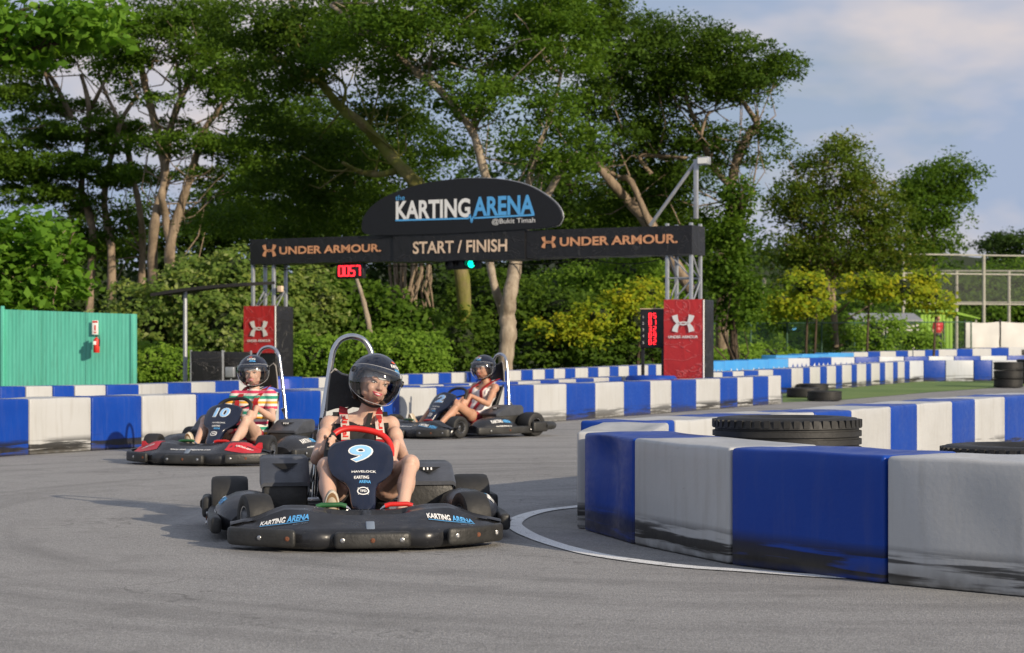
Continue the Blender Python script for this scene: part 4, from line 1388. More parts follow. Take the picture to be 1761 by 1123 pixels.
# left twin-stem tree
tree('tall tree with warm twin stems standing alone against the sky on the left', 280, 62.0,
     [[(262, 640, 12), (264, 520, 11), (262, 440, 10), (268, 370, 9.5), (284, 310, 9), (276, 250, 9), (262, 195, 8), (248, 140, 7), (240, 100, 5), (225, 60, 4)],
      [(300, 640, 12), (296, 500, 11), (292, 430, 10), (312, 350, 9), (326, 310, 7), (352, 225, 6), (372, 195, 5), (395, 160, 4)],
      [(292, 420, 8), (284, 370, 8), (278, 335, 7), (284, 305, 6), (291, 235, 7), (302, 190, 6), (326, 140, 5), (345, 95, 3)],
      [(310, 180, 4), (308, 130, 3.5), (300, 95, 3)],
      [(345, 232, 5), (362, 205, 4), (390, 190, 3), (408, 170, 2)]],
     [(240, 70, 70, 45, 62, 2.2), (330, 60, 75, 45, 62, 2.4), (360, 120, 60, 40, 61, 1.8), (395, 160, 50, 32, 61, 1.6), (200, 110, 55, 28, 62, 1.6), (410, 100, 60, 40, 62, 1.8), (305, 20, 110, 35, 62, 2.2),
      (330, 245, 70, 16, 62, 2.0), (400, 250, 50, 15, 62, 1.6), (285, 165, 28, 20, 61, 1.0, .6), (355, 300, 45, 14, 62, 1.2), (420, 310, 60, 45, 63, 1.6), (470, 220, 50, 50, 63, 1.8), (230, 160, 40, 16, 64, 1.4, .6), (300, 215, 45, 12, 63, 1.4, .7), (250, 300, 50, 14, 64, 1.4, .8), (350, 380, 45, 25, 65, 1.5), (230, 235, 30, 12, 63, 1.2, .7)],
     MAT['bark_warm'], MAT['leaf_mid'], group=TG, dens=6, cr=.5, flat=.3, size=.19)
# far-left dark stems
tree('many-stemmed tree at the far left with spreading tiers of leaves', 160, 66.0,
     [[(150, 640, 9), (156, 480, 8), (160, 405, 8), (148, 350, 7.5), (140, 320, 6), (150, 250, 5), (152, 180, 5), (140, 130, 4)],
      [(190, 640, 9), (192, 450, 8), (186, 395, 8), (180, 330, 6), (206, 215, 5), (240, 160, 3)],
      [(130, 205, 4), (100, 190, 4), (82, 140, 4), (70, 100, 3)],
      [(152, 200, 4), (172, 155, 4), (198, 110, 3)],
      [(206, 210, 4), (182, 160, 3.5), (168, 125, 3)],
      [(235, 640, 8), (245, 440, 7), (240, 360, 6), (222, 270, 6), (215, 210, 4)],
      [(125, 205, 5), (95, 145, 5), (72, 112, 4)]],
     [(60, 75, 80, 45, 66, 2.2), (150, 60, 70, 45, 66, 2.0), (40, 170, 55, 35, 66, 2), (30, 240, 70, 40, 66, 2.2), (130, 225, 85, 14, 66, 2), (200, 215, 60, 12, 66, 2), (80, 280, 90, 22, 66, 2.2), (170, 290, 70, 22, 66, 2.2),
      (215, 310, 40, 18, 66, 1.5), (50, 330, 80, 25, 66, 2), (130, 345, 40, 16, 66, 1.4), (170, 180, 30, 14, 66, 1.2, .7), (30, 120, 60, 40, 66, 2), (215, 380, 40, 30, 67, 1.6), (100, 400, 60, 30, 67, 1.8), (110, 180, 45, 14, 66, 1.5, .7), (200, 250, 50, 12, 66, 1.5, .8), (20, 290, 60, 30, 66, 2), (160, 420, 60, 25, 67, 1.6)],
     MAT['bark_warm'], MAT['leaf_mid'], group=TG, dens=6, cr=.5, flat=.28, size=.2)
# big spreading crown on the right
tree('broad umbrella-shaped tree whose crown ends highest on the right', 1255, 56.0,
     [[(1240, 640, 13), (1242, 520, 12), (1240, 440, 11), (1258, 365, 11), (1258, 322, 9), (1268, 270, 9), (1292, 225, 8), (1302, 214, 7), (1288, 190, 5), (1272, 166, 4)],
      [(1258, 362, 8), (1282, 342, 6), (1296, 330, 4)],
      [(1258, 322, 7), (1225, 285, 6), (1205, 230, 5), (1180, 170, 4), (1178, 130, 3)],
      [(1190, 500, 13), (1150, 440, 13), (1118, 388, 13), (1084, 350, 10), (1040, 300, 9), (1022, 270, 6), (1010, 210, 5)],
      [(1118, 388, 7), (1085, 312, 6), (1066, 306, 5), (1040, 290, 3)],
      [(1120, 300, 5), (1100, 270, 4), (1130, 268, 4), (1180, 272, 3)],
      [(1205, 235, 3), (1215, 200, 3), (1228, 190, 2)]],
     [(1080, 60, 80, 45, 56, 3), (1160, 80, 80, 48, 56, 3), (1240, 95, 70, 45, 56, 3), (1305, 112, 60, 36, 56, 2.4), (1350, 118, 32, 18, 56, 1.4), (1100, 120, 85, 40, 56, 3), (1190, 140, 80, 36, 56, 2.6), (1270, 150, 50, 24, 56, 2),
      (1030, 160, 60, 40, 56, 2.4), (1110, 190, 60, 30, 57, 2, .8), (1060, 250, 75, 45, 57, 2.4), (1150, 235, 60, 35, 57, 2), (1230, 240, 45, 40, 57, 1.8), (1180, 300, 60, 40, 57, 1.8), (1100, 320, 70, 40, 58, 1.8), (1040, 360, 60, 40, 58, 1.8),
      (1320, 230, 28, 24, 56, 1.1), (1300, 265, 22, 16, 56, .9, .7), (1170, 380, 60, 40, 58, 1.8), (1000, 20, 90, 40, 56, 3)],
     MAT['bark_warm'], MAT['leaf_dark'], group=TG, dens=7, cr=.5, flat=.38, size=.17)
# vine-clad column beside it
tree('dark stem wrapped in climbing vines right of the gantry mast', 1270, 52.0, [[(1262, 640, 8), (1262, 500, 7), (1268, 400, 6), (1275, 330, 4)]],
     [(1268, 330, 26, 40, 52, .5), (1262, 400, 34, 50, 52, .6), (1256, 470, 36, 50, 52, .6), (1240, 430, 26, 60, 52, .5), (1275, 520, 38, 50, 52, .7)],
     MAT['bark_dark'], MAT['leaf_mid'], dens=14, per=26, cr=.32, flat=.9, size=.14, asp=.7, name='vine_clad_tree', cat='tree')
# bushy tree with brown pods
tree('loose bushy tree with a forked pale trunk right of the gantry', 1436, 66.0,
     [[(1438, 600, 6), (1434, 540, 6), (1430, 480, 5.5), (1424, 430, 5), (1418, 390, 4), (1408, 330, 3)], [(1432, 480, 4), (1452, 450, 4), (1490, 420, 3), (1530, 405, 2)], [(1430, 470, 4), (1410, 455, 3), (1380, 442, 2.5), (1350, 420, 2)], [(1446, 595, 4), (1428, 520, 4), (1422, 470, 3)]],
     [(1430, 290, 55, 45, 66, 1.8), (1480, 330, 55, 45, 66, 1.8), (1400, 350, 60, 45, 66, 1.8), (1460, 390, 75, 40, 66, 1.9), (1530, 380, 45, 40, 66, 1.6), (1370, 270, 25, 22, 66, .9, .6), (1350, 340, 40, 40, 66, 1.4), (1360, 420, 50, 40, 66, 1.4), (1440, 440, 80, 35, 66, 1.6), (1545, 430, 45, 35, 66, 1.4), (1440, 250, 40, 20, 66, 1.2)],
     MAT['bark_warm'], MAT['leaf_bushy'], dens=5.4, per=30, cr=.55, flat=.8, size=.2, name='bushy_tree')
tree('round dark green tree against the sky behind the bushy tree', 1610, 88.0,
     [[(1600, 600, 5), (1600, 500, 5), (1605, 420, 4), (1610, 340, 3)]],
     [(1600, 310, 40, 35, 88, 2), (1645, 310, 32, 35, 88, 2), (1620, 350, 45, 40, 88, 2.2), (1580, 360, 30, 40, 88, 2), (1600, 400, 45, 40, 88, 2), (1630, 280, 22, 18, 88, 1.2), (1580, 440, 40, 40, 88, 2), (1560, 330, 25, 25, 88, 1.3)],
     MAT['bark_dark'], MAT['leaf_mid'], dens=4, per=30, cr=.7, flat=.8, size=.26, name='round_tree')
tree('far dark flat-topped tree at the right edge above the netting', 1740, 130.0,
     [[(1735, 600, 3), (1735, 480, 3), (1738, 420, 2.5)]],
     [(1720, 408, 20, 12, 130, 2), (1750, 415, 35, 14, 130, 2), (1700, 420, 18, 7, 130, 1.6), (1740, 440, 40, 14, 130, 2), (1790, 410, 30, 18, 130, 2)],
     MAT['bark_dark'], MAT['leaf_far'], dens=3, per=26, cr=.9, flat=.5, size=.36, name='flat_topped_tree')
# near branches with large leaves at the left
tree('leafy tree with large bright leaves overhanging the top left corner', -60, 37.0,
     [[(-120, 640, 16), (-110, 400, 14), (-95, 240, 12), (-60, 130, 9), (0, 96, 6), (45, 88, 4), (110, 70, 3)], [(-60, 130, 6), (0, 40, 4), (60, 10, 3)]],
     [(40, 30, 75, 35, 37, 1.2), (120, 45, 60, 30, 37, 1.1), (20, 85, 50, 22, 37, 1.0), (175, 55, 28, 16, 37, .7), (150, 15, 60, 25, 37, 1.0), (-50, 60, 80, 60, 37, 1.6)],
     MAT['bark_dark'], MAT['leaf_bright'], dens=8, per=12, cr=.4, flat=.6, size=.26, asp=.62, name='large_leaved_tree')
tree('bush with large bright green leaves above the teal hoarding at the left edge', 50, 38.0,
     [[(60, 640, 6), (60, 520, 5), (50, 420, 4)], [(60, 540, 4), (100, 470, 3), (118, 440, 2)], [(62, 530, 4), (20, 450, 3)]],
     [(40, 395, 60, 35, 38, 1.1), (85, 430, 50, 35, 38, 1.1), (20, 460, 60, 45, 38, 1.2), (90, 485, 55, 35, 38, 1.1), (-40, 430, 60, 70, 38, 1.4), (30, 520, 80, 30, 38, 1.1), (115, 395, 22, 14, 38, .6, .6)],
     MAT['bark_warm'], MAT['leaf_bright'], dens=9, per=12, cr=.38, flat=.7, size=.24, asp=.62, name='large_leaved_bush', cat='bush')

# hedges and undergrowth: leaves over a rough solid core
def shrub(label, clusters, leaf_m, size=.13, dens=20, per=14, cr=.22, name='shrub', cat='shrub', asp=.6, core=True, group=None):
    Y0 = clusters[0][4]
    base = gpt(clusters[0][0], Y0)
    e = empty(name, base, 0, label, cat, group)
    C, N, Rn = clump_cloud(clusters, dens * 2.2, per + 12, cr * 1.15, .8, base, .70)
    N = N + np.array([.25, -.7, .1])
    leaf_object('foliage', C, N, size * .78, Rn, leaf_m, e, asp)
    k = MB()
    for cl in clusters:
        px, py, rx, ry, Y, dp = cl[:6]
        c = at(px, py, Y) - base
        k.ell(c, (rx / FPX * Y * .45, dp * .45, ry / FPX * Y * .5), nu=14, nv=9)
    k.v = [tuple(Vector(v) * (1 + .06 * noise.noise(Vector(v) * 1.5))) for v in k.v]
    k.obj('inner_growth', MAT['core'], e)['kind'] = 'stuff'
    # stems
    for cl in clusters[::2]:
        c = at(cl[0], cl[1], cl[4]) - base
        MB().tube([(c.x, c.y, gz(cl[4]) - base.z), (c.x + .1, c.y, c.z)], [.05, .02], 6).obj('stem', MAT['bark_dark'], e)
    return e
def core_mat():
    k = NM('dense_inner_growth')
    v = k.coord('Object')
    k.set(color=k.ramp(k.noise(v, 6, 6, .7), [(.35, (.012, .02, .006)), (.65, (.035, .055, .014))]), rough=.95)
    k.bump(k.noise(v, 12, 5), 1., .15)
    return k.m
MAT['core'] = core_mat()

shrub('tall creeper-covered bank with whitish leaf tips left of the gantry', [(330, 520, 70, 65, 46, 1.3), (270, 560, 55, 75, 46, 1.2), (410, 470, 60, 50, 46.5, 1.3), (470, 540, 70, 75, 46, 1.3), (390, 570, 75, 75, 45.5, 1.3), (230, 520, 45, 35, 47, 1.2), (340, 470, 50, 30, 47, 1.2), (540, 520, 50, 70, 47, 1.2), (210, 590, 60, 60, 46, 1.2)],
      MAT['leaf_creeper'], .17, 15, 14, .26, 'creeper_bank', 'bush')
shrub('low clipped sunlit hedge below the timer display', [(545, 612, 60, 40, 43.5, .9), (620, 608, 65, 38, 43.5, .9), (690, 606, 62, 40, 43.5, .9), (735, 612, 38, 42, 43.8, .8), (480, 625, 50, 30, 43.5, .8)],
      MAT['leaf_hedge'], .12, 30, 16, .2, 'hedge', 'hedge')
shrub('bright green hedge between the teal hoarding and the black screens', [(265, 625, 45, 42, 40, .8), (310, 635, 40, 35, 40, .8), (215, 630, 40, 40, 40.5, .8)],
      MAT['leaf_hedge'], .12, 30, 16, .2, 'hedge', 'hedge')
shrub('broad-leaved bushes in front of the hanging roots', [(660, 530, 50, 40, 48, 1.0), (710, 560, 45, 35, 48, 1.0), (600, 500, 50, 40, 48.5, 1.0), (620, 560, 50, 40, 48, 1.0), (560, 560, 45, 45, 48, 1.0)],
      MAT['leaf_mid'], .2, 11, 12, .3, 'broad_leaved_bush', 'bush')
shrub('dark undergrowth behind the pale trunk', [(790, 590, 60, 60, 50, 1.2), (930, 600, 70, 45, 50, 1.2), (1020, 610, 70, 40, 50, 1.2), (850, 520, 90, 60, 52, 1.4), (960, 540, 70, 50, 52, 1.2), (1090, 610, 60, 40, 50, 1.1)],
      MAT['leaf_dark'], .18, 11, 14, .3, 'undergrowth', 'bush')
shrub('yellow-green bushes behind the wire fence left of the right red box', [(960, 560, 45, 22, 49.5, .8), (1030, 545, 50, 28, 49.5, .9), (1095, 550, 45, 30, 49.5, .9), (1070, 510, 40, 18, 50, .8), (1120, 500, 35, 20, 50, .8), (1000, 575, 40, 18, 49.2, .7)],
      MAT['leaf_yellow'], .16, 13, 14, .28, 'yellow_bush', 'bush')
shrub('sunlit grassy-green slope of shrubs under the right banner', [(1010, 480, 60, 35, 60, 1.5), (1080, 475, 70, 38, 60, 1.5), (1140, 490, 50, 40, 60, 1.4), (960, 500, 50, 40, 60, 1.4), (1060, 530, 90, 40, 59, 1.4)],
      MAT['leaf_hedge'], .18, 9, 14, .34, 'slope_shrub', 'shrub')
shrub('yellow flowering bush left of the forked trunk', [(1385, 490, 40, 25, 62.5, 1.1), (1345, 520, 40, 22, 62.5, 1.0), (1400, 520, 35, 20, 62.5, 1.0)],
      MAT['leaf_yellow'], .2, 8, 14, .38, 'yellow_bush', 'bush')
shrub('yellow flowering bush right of the forked trunk', [(1490, 488, 45, 22, 63, 1.1), (1555, 498, 50, 25, 63, 1.1), (1605, 512, 35, 20, 63, 1.0), (1590, 478, 30, 15, 63.5, .8)],
      MAT['leaf_yellow'], .2, 8, 14, .38, 'yellow_bush', 'bush')
shrub('mixed green bushes along the fence on the right', [(1240, 580, 45, 45, 63, 1.0), (1300, 575, 50, 45, 64, 1.1), (1370, 585, 55, 35, 66, 1.1), (1440, 580, 50, 35, 67, 1.1), (1500, 575, 55, 40, 68, 1.2), (1560, 585, 50, 30, 70, 1.2), (1320, 530, 45, 40, 66, 1.2), (1270, 520, 40, 50, 66, 1.2)],
      MAT['leaf_hedge'], .19, 10, 14, .34, 'fence_bush', 'bush')
shrub('bushes behind the netting on the right', [(1500, 545, 70, 35, 84, 1.6), (1600, 560, 70, 40, 96, 1.6), (1690, 545, 80, 45, 100, 2), (1780, 540, 80, 50, 100, 2), (1650, 500, 80, 40, 104, 2), (1750, 490, 90, 45, 106, 2)],
      MAT['leaf_mid'], .26, 5, 14, .55, 'netting_bush', 'bush')
shrub('leafy ground cover along the foot of the far barrier row on the right', [(1260, 610, 50, 14, 58, .8), (1320, 607, 50, 14, 60, .8), (1200, 612, 60, 16, 56, .8)],
      MAT['leaf_hedge'], .16, 14, 14, .28, 'ground_cover', 'bush')
# darker trees standing behind the front rank on the left and centre
tree('dense dark tree filling the gap behind the twin-stemmed tree', 340, 76.0,
     [[(340, 640, 6), (338, 500, 6), (345, 420, 5), (350, 340, 4)], [(345, 420, 4), (300, 370, 3)], [(345, 400, 4), (400, 350, 3)]],
     [(330, 400, 60, 35, 76, 2), (260, 415, 60, 30, 76, 2), (400, 390, 60, 45, 76, 2), (190, 420, 60, 25, 76, 2), (120, 425, 60, 25, 76, 2), (60, 415, 60, 30, 76, 2), (370, 335, 50, 22, 76, 1.8, .8), (240, 350, 40, 14, 76, 1.6, .7), (110, 370, 50, 16, 76, 1.6, .8), (440, 330, 50, 50, 76, 2)],
     MAT['bark_dark'], MAT['leaf_dark'], dens=4, per=22, cr=.75, flat=.4, size=.26, name='background_tree', group='dark trees behind the front rank')
tree('dense dark tree filling the middle behind the leaning mossy trunk', 560, 74.0,
     [[(560, 640, 7), (560, 500, 6), (555, 400, 5), (560, 250, 4)], [(556, 400, 4), (500, 300, 3)], [(556, 380, 4), (640, 280, 3)]],
     [(500, 180, 60, 50, 74, 2), (580, 240, 60, 50, 74, 2), (660, 290, 55, 45, 74, 2), (520, 300, 70, 50, 74, 2), (600, 350, 70, 45, 74, 2), (480, 390, 70, 40, 74, 2), (690, 380, 50, 45, 74, 2), (740, 300, 45, 35, 74, 1.8, .8), (450, 270, 50, 45, 74, 2), (560, 420, 80, 30, 74, 2), (700, 220, 45, 30, 74, 1.8, .7)],
     MAT['bark_dark'], MAT['leaf_dark'], dens=4, per=24, cr=.75, flat=.45, size=.26, name='background_tree', group='dark trees behind the front rank')
tree('dense dark tree filling the gap between the pale trunk and the umbrella tree', 980, 74.0,
     [[(980, 640, 7), (980, 500, 6), (975, 400, 5), (980, 300, 4)], [(978, 400, 4), (930, 330, 3)], [(978, 380, 4), (1060, 320, 3)]],
     [(950, 330, 50, 40, 74, 2), (1020, 350, 60, 45, 74, 2), (1090, 370, 60, 40, 74, 2), (1000, 400, 70, 40, 74, 2), (1160, 400, 60, 40, 74, 2), (920, 400, 60, 40, 74, 2), (1000, 300, 40, 25, 74, 1.8, .7), (1110, 300, 45, 25, 74, 1.8, .7), (860, 370, 40, 40, 74, 1.8)],
     MAT['bark_dark'], MAT['leaf_dark'], dens=4, per=24, cr=.75, flat=.45, size=.26, name='background_tree', group='dark trees behind the front rank')
# deep wood behind everything, one dark mass
wood_clusters = []
for i in range(46):
    px = -260 + i * 44
    far = 125 if px > 1300 else 78
    top = 330 + 60 * math.sin(i * .9) if px > 380 else 440
    if px > 1150: top = 430
    if px > 1480: top = 470
    for py in range(int(top), 660, 46):
        wood_clusters.append((px + 10 * math.sin(py), py, 42, 34, far + 4 * math.sin(i * 1.3), 2.0 if far < 100 else 3.0, 1.0 if far < 100 else .5))
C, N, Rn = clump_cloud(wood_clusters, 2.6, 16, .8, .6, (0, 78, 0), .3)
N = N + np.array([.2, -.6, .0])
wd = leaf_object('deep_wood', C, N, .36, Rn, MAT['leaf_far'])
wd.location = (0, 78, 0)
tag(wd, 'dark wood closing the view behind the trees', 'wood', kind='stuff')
# far ridge of trees
vs = []
hill = MB()
secs = []
for i in range(60):
    x = -420 + i * 14
    hgt = 7 + 3 * noise.noise(Vector((x * .02, 0, 0))) + 2 * noise.noise(Vector((x * .09, 3, 0)))
    hgt = max(2, hgt) + gz(190)
    secs.append([(x, 185, gz(185) - 1), (x, 188, hgt * .75), (x, 196, hgt), (x, 225, hgt * .8), (x, 240, gz(240) - 1)])
hill.loft(secs)
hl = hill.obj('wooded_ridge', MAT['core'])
tag(hl, 'low wooded ridge far behind', 'ridge', kind='structure')

# hanging roots beside the start board
e = empty('hanging_roots', gpt(705, 49.5), 0, 'pale hanging roots and thin stems between the bushes', 'roots')
rr = random.Random(4)
for i in range(16):
    px = 672 + i * 4.6 + rr.uniform(-2, 2)
    y0 = rr.uniform(420, 450); y1 = rr.uniform(520, 600)
    pts = [at(px + rr.uniform(-4, 4) * j, y0 + (y1 - y0) * j / 3, 49.5 + rr.uniform(-.3, .3)) - e.location for j in range(4)]
    MB().tube(pts, [.03, .04, .035, .02], 5).obj('root', MAT['bark_warm'], e)
st = limb(None, [(642, 640, 5), (636, 570, 5.5), (628, 530, 5), (620, 500, 4), (610, 470, 3)], 45.5, MAT['bark_pale'], (0, 0, 0), 'bare_stem')
tag(st, 'bare pale stem leaning out of the hedge under the timer', 'stem')
for i, (px, hp) in enumerate(((520, 470), (300, 520))):
    pass
# ================================================================== karts
def smooth_mesh(me):
    me.polygons.foreach_set('use_smooth', [True] * len(me.polygons)); me.update()

def bvh_of(ob_or_mb):
    if isinstance(ob_or_mb, MB): return BVHTree.FromPolygons([Vector(v) for v in ob_or_mb.v], ob_or_mb.f)
    me = ob_or_mb.data
    return BVHTree.FromPolygons([v.co.copy() for v in me.vertices], [tuple(p.vertices) for p in me.polygons])

def decal(k, tree_, centre, right, up, off=.003, cuts=1):
    """lay flat lettering (x, z) on a surface by casting it along -normal"""
    c, r_, u = Vector(centre), Vector(right).normalized(), Vector(up)
    u = (u - r_ * u.dot(r_)).normalized()
    n = r_.cross(u) * -1          # text faces -y : right x up = -y in text space
    n = u.cross(r_) * -1
    n = r_.cross(u)
    bm = bmesh.new()
    vs = [bm.verts.new(v) for v in k.v]
    for f in k.f:
        try: bm.faces.new([vs[i] for i in f])
        except ValueError: pass
    bmesh.ops.triangulate(bm, faces=bm.faces)
    if cuts: bmesh.ops.subdivide_edges(bm, edges=bm.edges, cuts=cuts)
    bmesh.ops.triangulate(bm, faces=bm.faces)
    out = MB()
    V = []
    for v in bm.verts:
        p = c + r_ * v.co.x + u * v.co.z
        hit = tree_.ray_cast(p + n * .35, -n, .8)
        V.append((hit[0] + n * off) if hit[0] is not None else p)
    bm.verts.index_update()
    F = [[v.index for v in f.verts] for f in bm.faces]
    bm.free()
    out.add(V, F)
    return out

def offset_text(body, h, grow):
    return text_mesh(body, None, h, grow)

def make_kart(number, label, loc, rz, spec):
    K = empty('racing_kart', loc, rz, label, 'kart', 'rental karts on the track')
    PL, RO = MAT['plastic'], MAT['plastic_rough']
    # ---- nose fairing
    HW = .668
    def yf(x): return -1.53 + .27 * min(1.2, abs(x) / HW) ** 2.7
    def fair_sec(x):
        s = abs(x) / HW
        f = yf(x) - .032 * math.exp(-((abs(x) - .275) / .062) ** 2)
        b = -1.17 - .03 * max(0, s - .55) / .45
        hump = math.exp(-((s - .52) / .22) ** 2)
        zt = interp([(0, .178), (.22, .180), (.42, .204), (.60, .207), (.70, .185), (.80, .158), (.90, .143), (1.0, .128), (1.2, .12)], s)
        ax_ = abs(x)
        tray = .030 * min(1, max(0, (ax_ - .018) / .012)) * min(1, max(0, (.20 - ax_) / .02))
        lo = .022 + .008 * s ** 3
        pr = [(f + .10, lo - .012), (f + .03, lo - .008), (f + .006, lo + .012), (f, .060), (f + .004, .086), (f + .018, .103), (f + .05, .114),
              (f + .11, min(zt - .004, .130 + .010 * hump)), (f + (b - f) * .56, zt - .016), (f + (b - f) * .60, zt - .014 - tray), (b - .055, zt - .012 - tray), (b - .035, zt - .003), (b - .015, zt - .001), (b, zt - .018), (b + .002, zt - .05), (b - .01, lo + .03), (b - .06, lo)]
        return [(x, y, z) for y, z in pr]
    xs = sorted(set([HW * math.sin(math.pi / 2 * t) for t in np.linspace(-1, 1, 49)] + [s_ * q for s_ in (-1, 1) for q in (.016, .032, .178, .202)]))
    fm = MB().loft([fair_sec(x) for x in xs])
    fair = fm.obj('nose_fairing', PL, K, smooth=50)
    fb = bvh_of(fm)
    # recessed scoop behind the badge
    def scoop(x0, x1):
        k = MB().rbox(((x0 + x1) / 2, -1.225, .168), (x1 - x0, .085, .02), .009, 2, (6, 2, 1))
        return k
    bd = MB().rbox((0, 0, 0), (.044, .012, .07), .006, 2)
    bd.xf(Matrix.Translation((.0, yf(0) + .055, .118)) @ Matrix.Rotation(R(-52), 4, 'X'))
    bd.obj('badge', MAT['txt_dim'], fair)
    # rub pads with bolts
    def pad(x0, x1, z, hgt, out):
        cx = (x0 + x1) / 2
        k = MB().rbox((0, 0, 0), (x1 - x0, .05, hgt), .022, 3, (12, 1, 1), lambda p: (p.x, p.y + yf(p.x + cx) - out, p.z))
        k.xf(Matrix.Translation((cx, 0, z)))
        return k.obj('rub_pad', RO, fair)
    pc_ = pad(-.18, .19, .060, .080, .018)
    pl_ = pad(-.682, -.36, .068, .088, .03)
    pr_ = pad(.37, .672, .070, .088, .03)
    def bolt(x, y, z, parent, rusty=False, rot=0.0):
        k = MB().lathe([(0, -.004), (.006, -.004), (.0075, -.002), (.0115, -.001), (.0115, .003), (0, .003)], 12, 'Y', Matrix.Translation((x, y, z)) @ Matrix.Rotation(rot, 4, 'Z'), closed=False)
        k.obj('bolt', MAT['rust'] if rusty else MAT['rim'], parent)
    for i, x in enumerate((-.14, .005, .145)): bolt(x, yf(x) - .045, .060, pc_, i == 1)
    for x in (-.53, -.40): bolt(x, yf(x) - .056, .068, pl_, x == -.40, -.25)
    for i, x in enumerate((.42, .53, .63)): bolt(x, yf(x) - .056, .070, pr_, i == 1, .3)
    # lettering on the fairing
    def put_logo(x, y, ang, scale=1.0):
        rt = Vector((math.cos(ang), math.sin(ang), 0)); up = Vector((0, .80, .60))
        kk = text_mesh('KARTING', .118 * scale, .042 * scale, .03, .12); ka = text_mesh('ARENA', .105 * scale, .042 * scale, .03, .12)
        kk.xf(Matrix.Translation((-.062 * scale, 0, 0))); ka.xf(Matrix.Translation((.056 * scale, 0, 0)))
        c = Vector((x, y, .145))
        decal(kk, fb, c, rt, up, .005, 2).obj('lettering', MAT['txt_white'], fair, smooth=False, fix=False)
        decal(ka, fb, c, rt, up, .005, 2).obj('lettering', MAT['txt_blue'], fair, smooth=False, fix=False)
        ul = MB().add([(-.12 * scale, 0, -.032 * scale), (.11 * scale, 0, -.032 * scale), (.11 * scale, 0, -.027 * scale), (-.12 * scale, 0, -.027 * scale)], [(0, 1, 2, 3)])
        decal(ul, fb, c, rt, up, .005, 7).obj('underline', MAT['txt_blue'], fair, smooth=False, fix=False)
        kb = text_mesh('BUKIT TIMAH', .07 * scale, .012 * scale); kb.xf(Matrix.Translation((.072 * scale, 0, -.045 * scale)))
        decal(kb, fb, c, rt, up, .0025).obj('lettering', MAT['txt_dim'], fair, smooth=False, fix=False)
    if spec.get('red_patches'):
        for s in (-1, 1):
            pg = MB()
            n = 8
            vs = []
            for j in range(n + 1):
                for i in range(n + 1):
                    u, v = i / n, j / n
                    vs.append(((u - .5) * (.30 - .05 * v), 0, (v - .5) * .19))
            pg.add(vs, [(j * (n + 1) + i, j * (n + 1) + i + 1, (j + 1) * (n + 1) + i + 1, (j + 1) * (n + 1) + i) for j in range(n) for i in range(n)])
            decal(pg, fb, (s * .46, -1.30, .15), (1, s * .10, 0), (0, .85, .45), .003, 0).obj('red_patch', MAT['red_panel'], fair, fix=False)
            kk = text_mesh('KARTING ARENA', .15, .016, .03, .2)
            decal(kk, fb, (s * .46, -1.31, .15), (1, s * .10, 0), (0, .85, .45), .006).obj('lettering', MAT['txt_white'], fair, smooth=False, fix=False)
        kk = text_mesh('www.thekartingarena.com', .38, .034, .03)
        decal(kk, fb, (0, -1.41, .13), (1, 0, 0), (0, .7, .6), .003).obj('lettering', MAT['txt_white'], fair, smooth=False, fix=False)
    elif spec.get('web'):
        kk = text_mesh('www.thekartingarena.com', .38, .034, .03)
        decal(kk, fb, (0, -1.41, .13), (1, 0, 0), (0, .7, .6), .003).obj('lettering', MAT['txt_white'], fair, smooth=False, fix=False)
        put_logo(.40, -1.355, .16, 1.0); put_logo(-.40, -1.355, -.16, 1.0)
    else:
        put_logo(-.40, -1.355, -.16, 1.05); put_logo(.405, -1.355, .17, 1.05)
    # ---- side pods, rails, rear bumper
    for s in (-1, 1):
        secs = []
        for t in np.linspace(0, 1, 15):
            y = -.84 + .66 * t
            e_ = math.sin(math.pi * min(1, max(0, t * .92 + .05))) ** .45
            h = .07 + .165 * e_
            w = .035 + .16 * e_
            cx = .56
            pr = []
            for a in np.linspace(0, math.pi, 9):
                pr.append((s * (cx + w * math.cos(a) * (1.0 if math.cos(a) > 0 else .7)), y, .075 + (h - .075) * math.sin(a) ** .75))
            pr += [(s * (cx - w * .7), y, .05), (s * (cx + w), y, .05)]
            secs.append(pr)
        pm = MB().loft(secs)
        pod = pm.obj('side_pod', PL, K, smooth=50)
        pb_ = bvh_of(pm)
        kk = text_mesh('KARTING', .16, .05, .03, .1); ka = text_mesh('ARENA', .13, .05, .03, .1)
        kk.xf(Matrix.Translation((-.085, 0, .012))); ka.xf(Matrix.Translation((.07, 0, .012)))
        for q, m in ((kk, 'txt_white'), (ka, 'txt_blue')):
            decal(q, pb_, (s * .70, -.5, .17), (0, s * 1.0, 0), (-s * .6, 0, .8), .003).obj('lettering', MAT[m], pod, smooth=False, fix=False)
        wl = text_mesh('www.thekartingarena.com', .26, .022, .03)
        decal(wl, pb_, (s * .73, -.5, .125), (0, s * 1.0, 0), (-s * .4, 0, .9), .003).obj('lettering', MAT['txt_white'], pod, smooth=False, fix=False)
        # rub rail
        rail = MB().rbox((0, 0, 0), (.055, 1.0, .085), .02, 3, (1, 10, 1), lambda p: (p.x + .03 * math.cos(p.y * 2.4), p.y, p.z))
        rail.xf(Matrix.Translation((s * .725, -.42, .085)) if s > 0 else Matrix.Translation((s * .725, -.42, .085)) @ Matrix.Rotation(math.pi, 4, 'Z'))
        rl = rail.obj('rub_rail', RO, K)
        for y in (-.75, -.45, -.12): bolt(s * .788, y, .085, rl, y == -.45, R(90) * s)
        # rear corner guard
        MB().rbox((s * .785, .02, .115), (.06, .24, .12), .025, 3).obj('corner_guard', RO, K)
    path = [Vector((-.785, .1, .12)), Vector((-.74, .27, .12)), Vector((-.6, .34, .12)), Vector((0, .36, .12)), Vector((.6, .34, .12)), Vector((.74, .27, .12)), Vector((.785, .1, .12))]
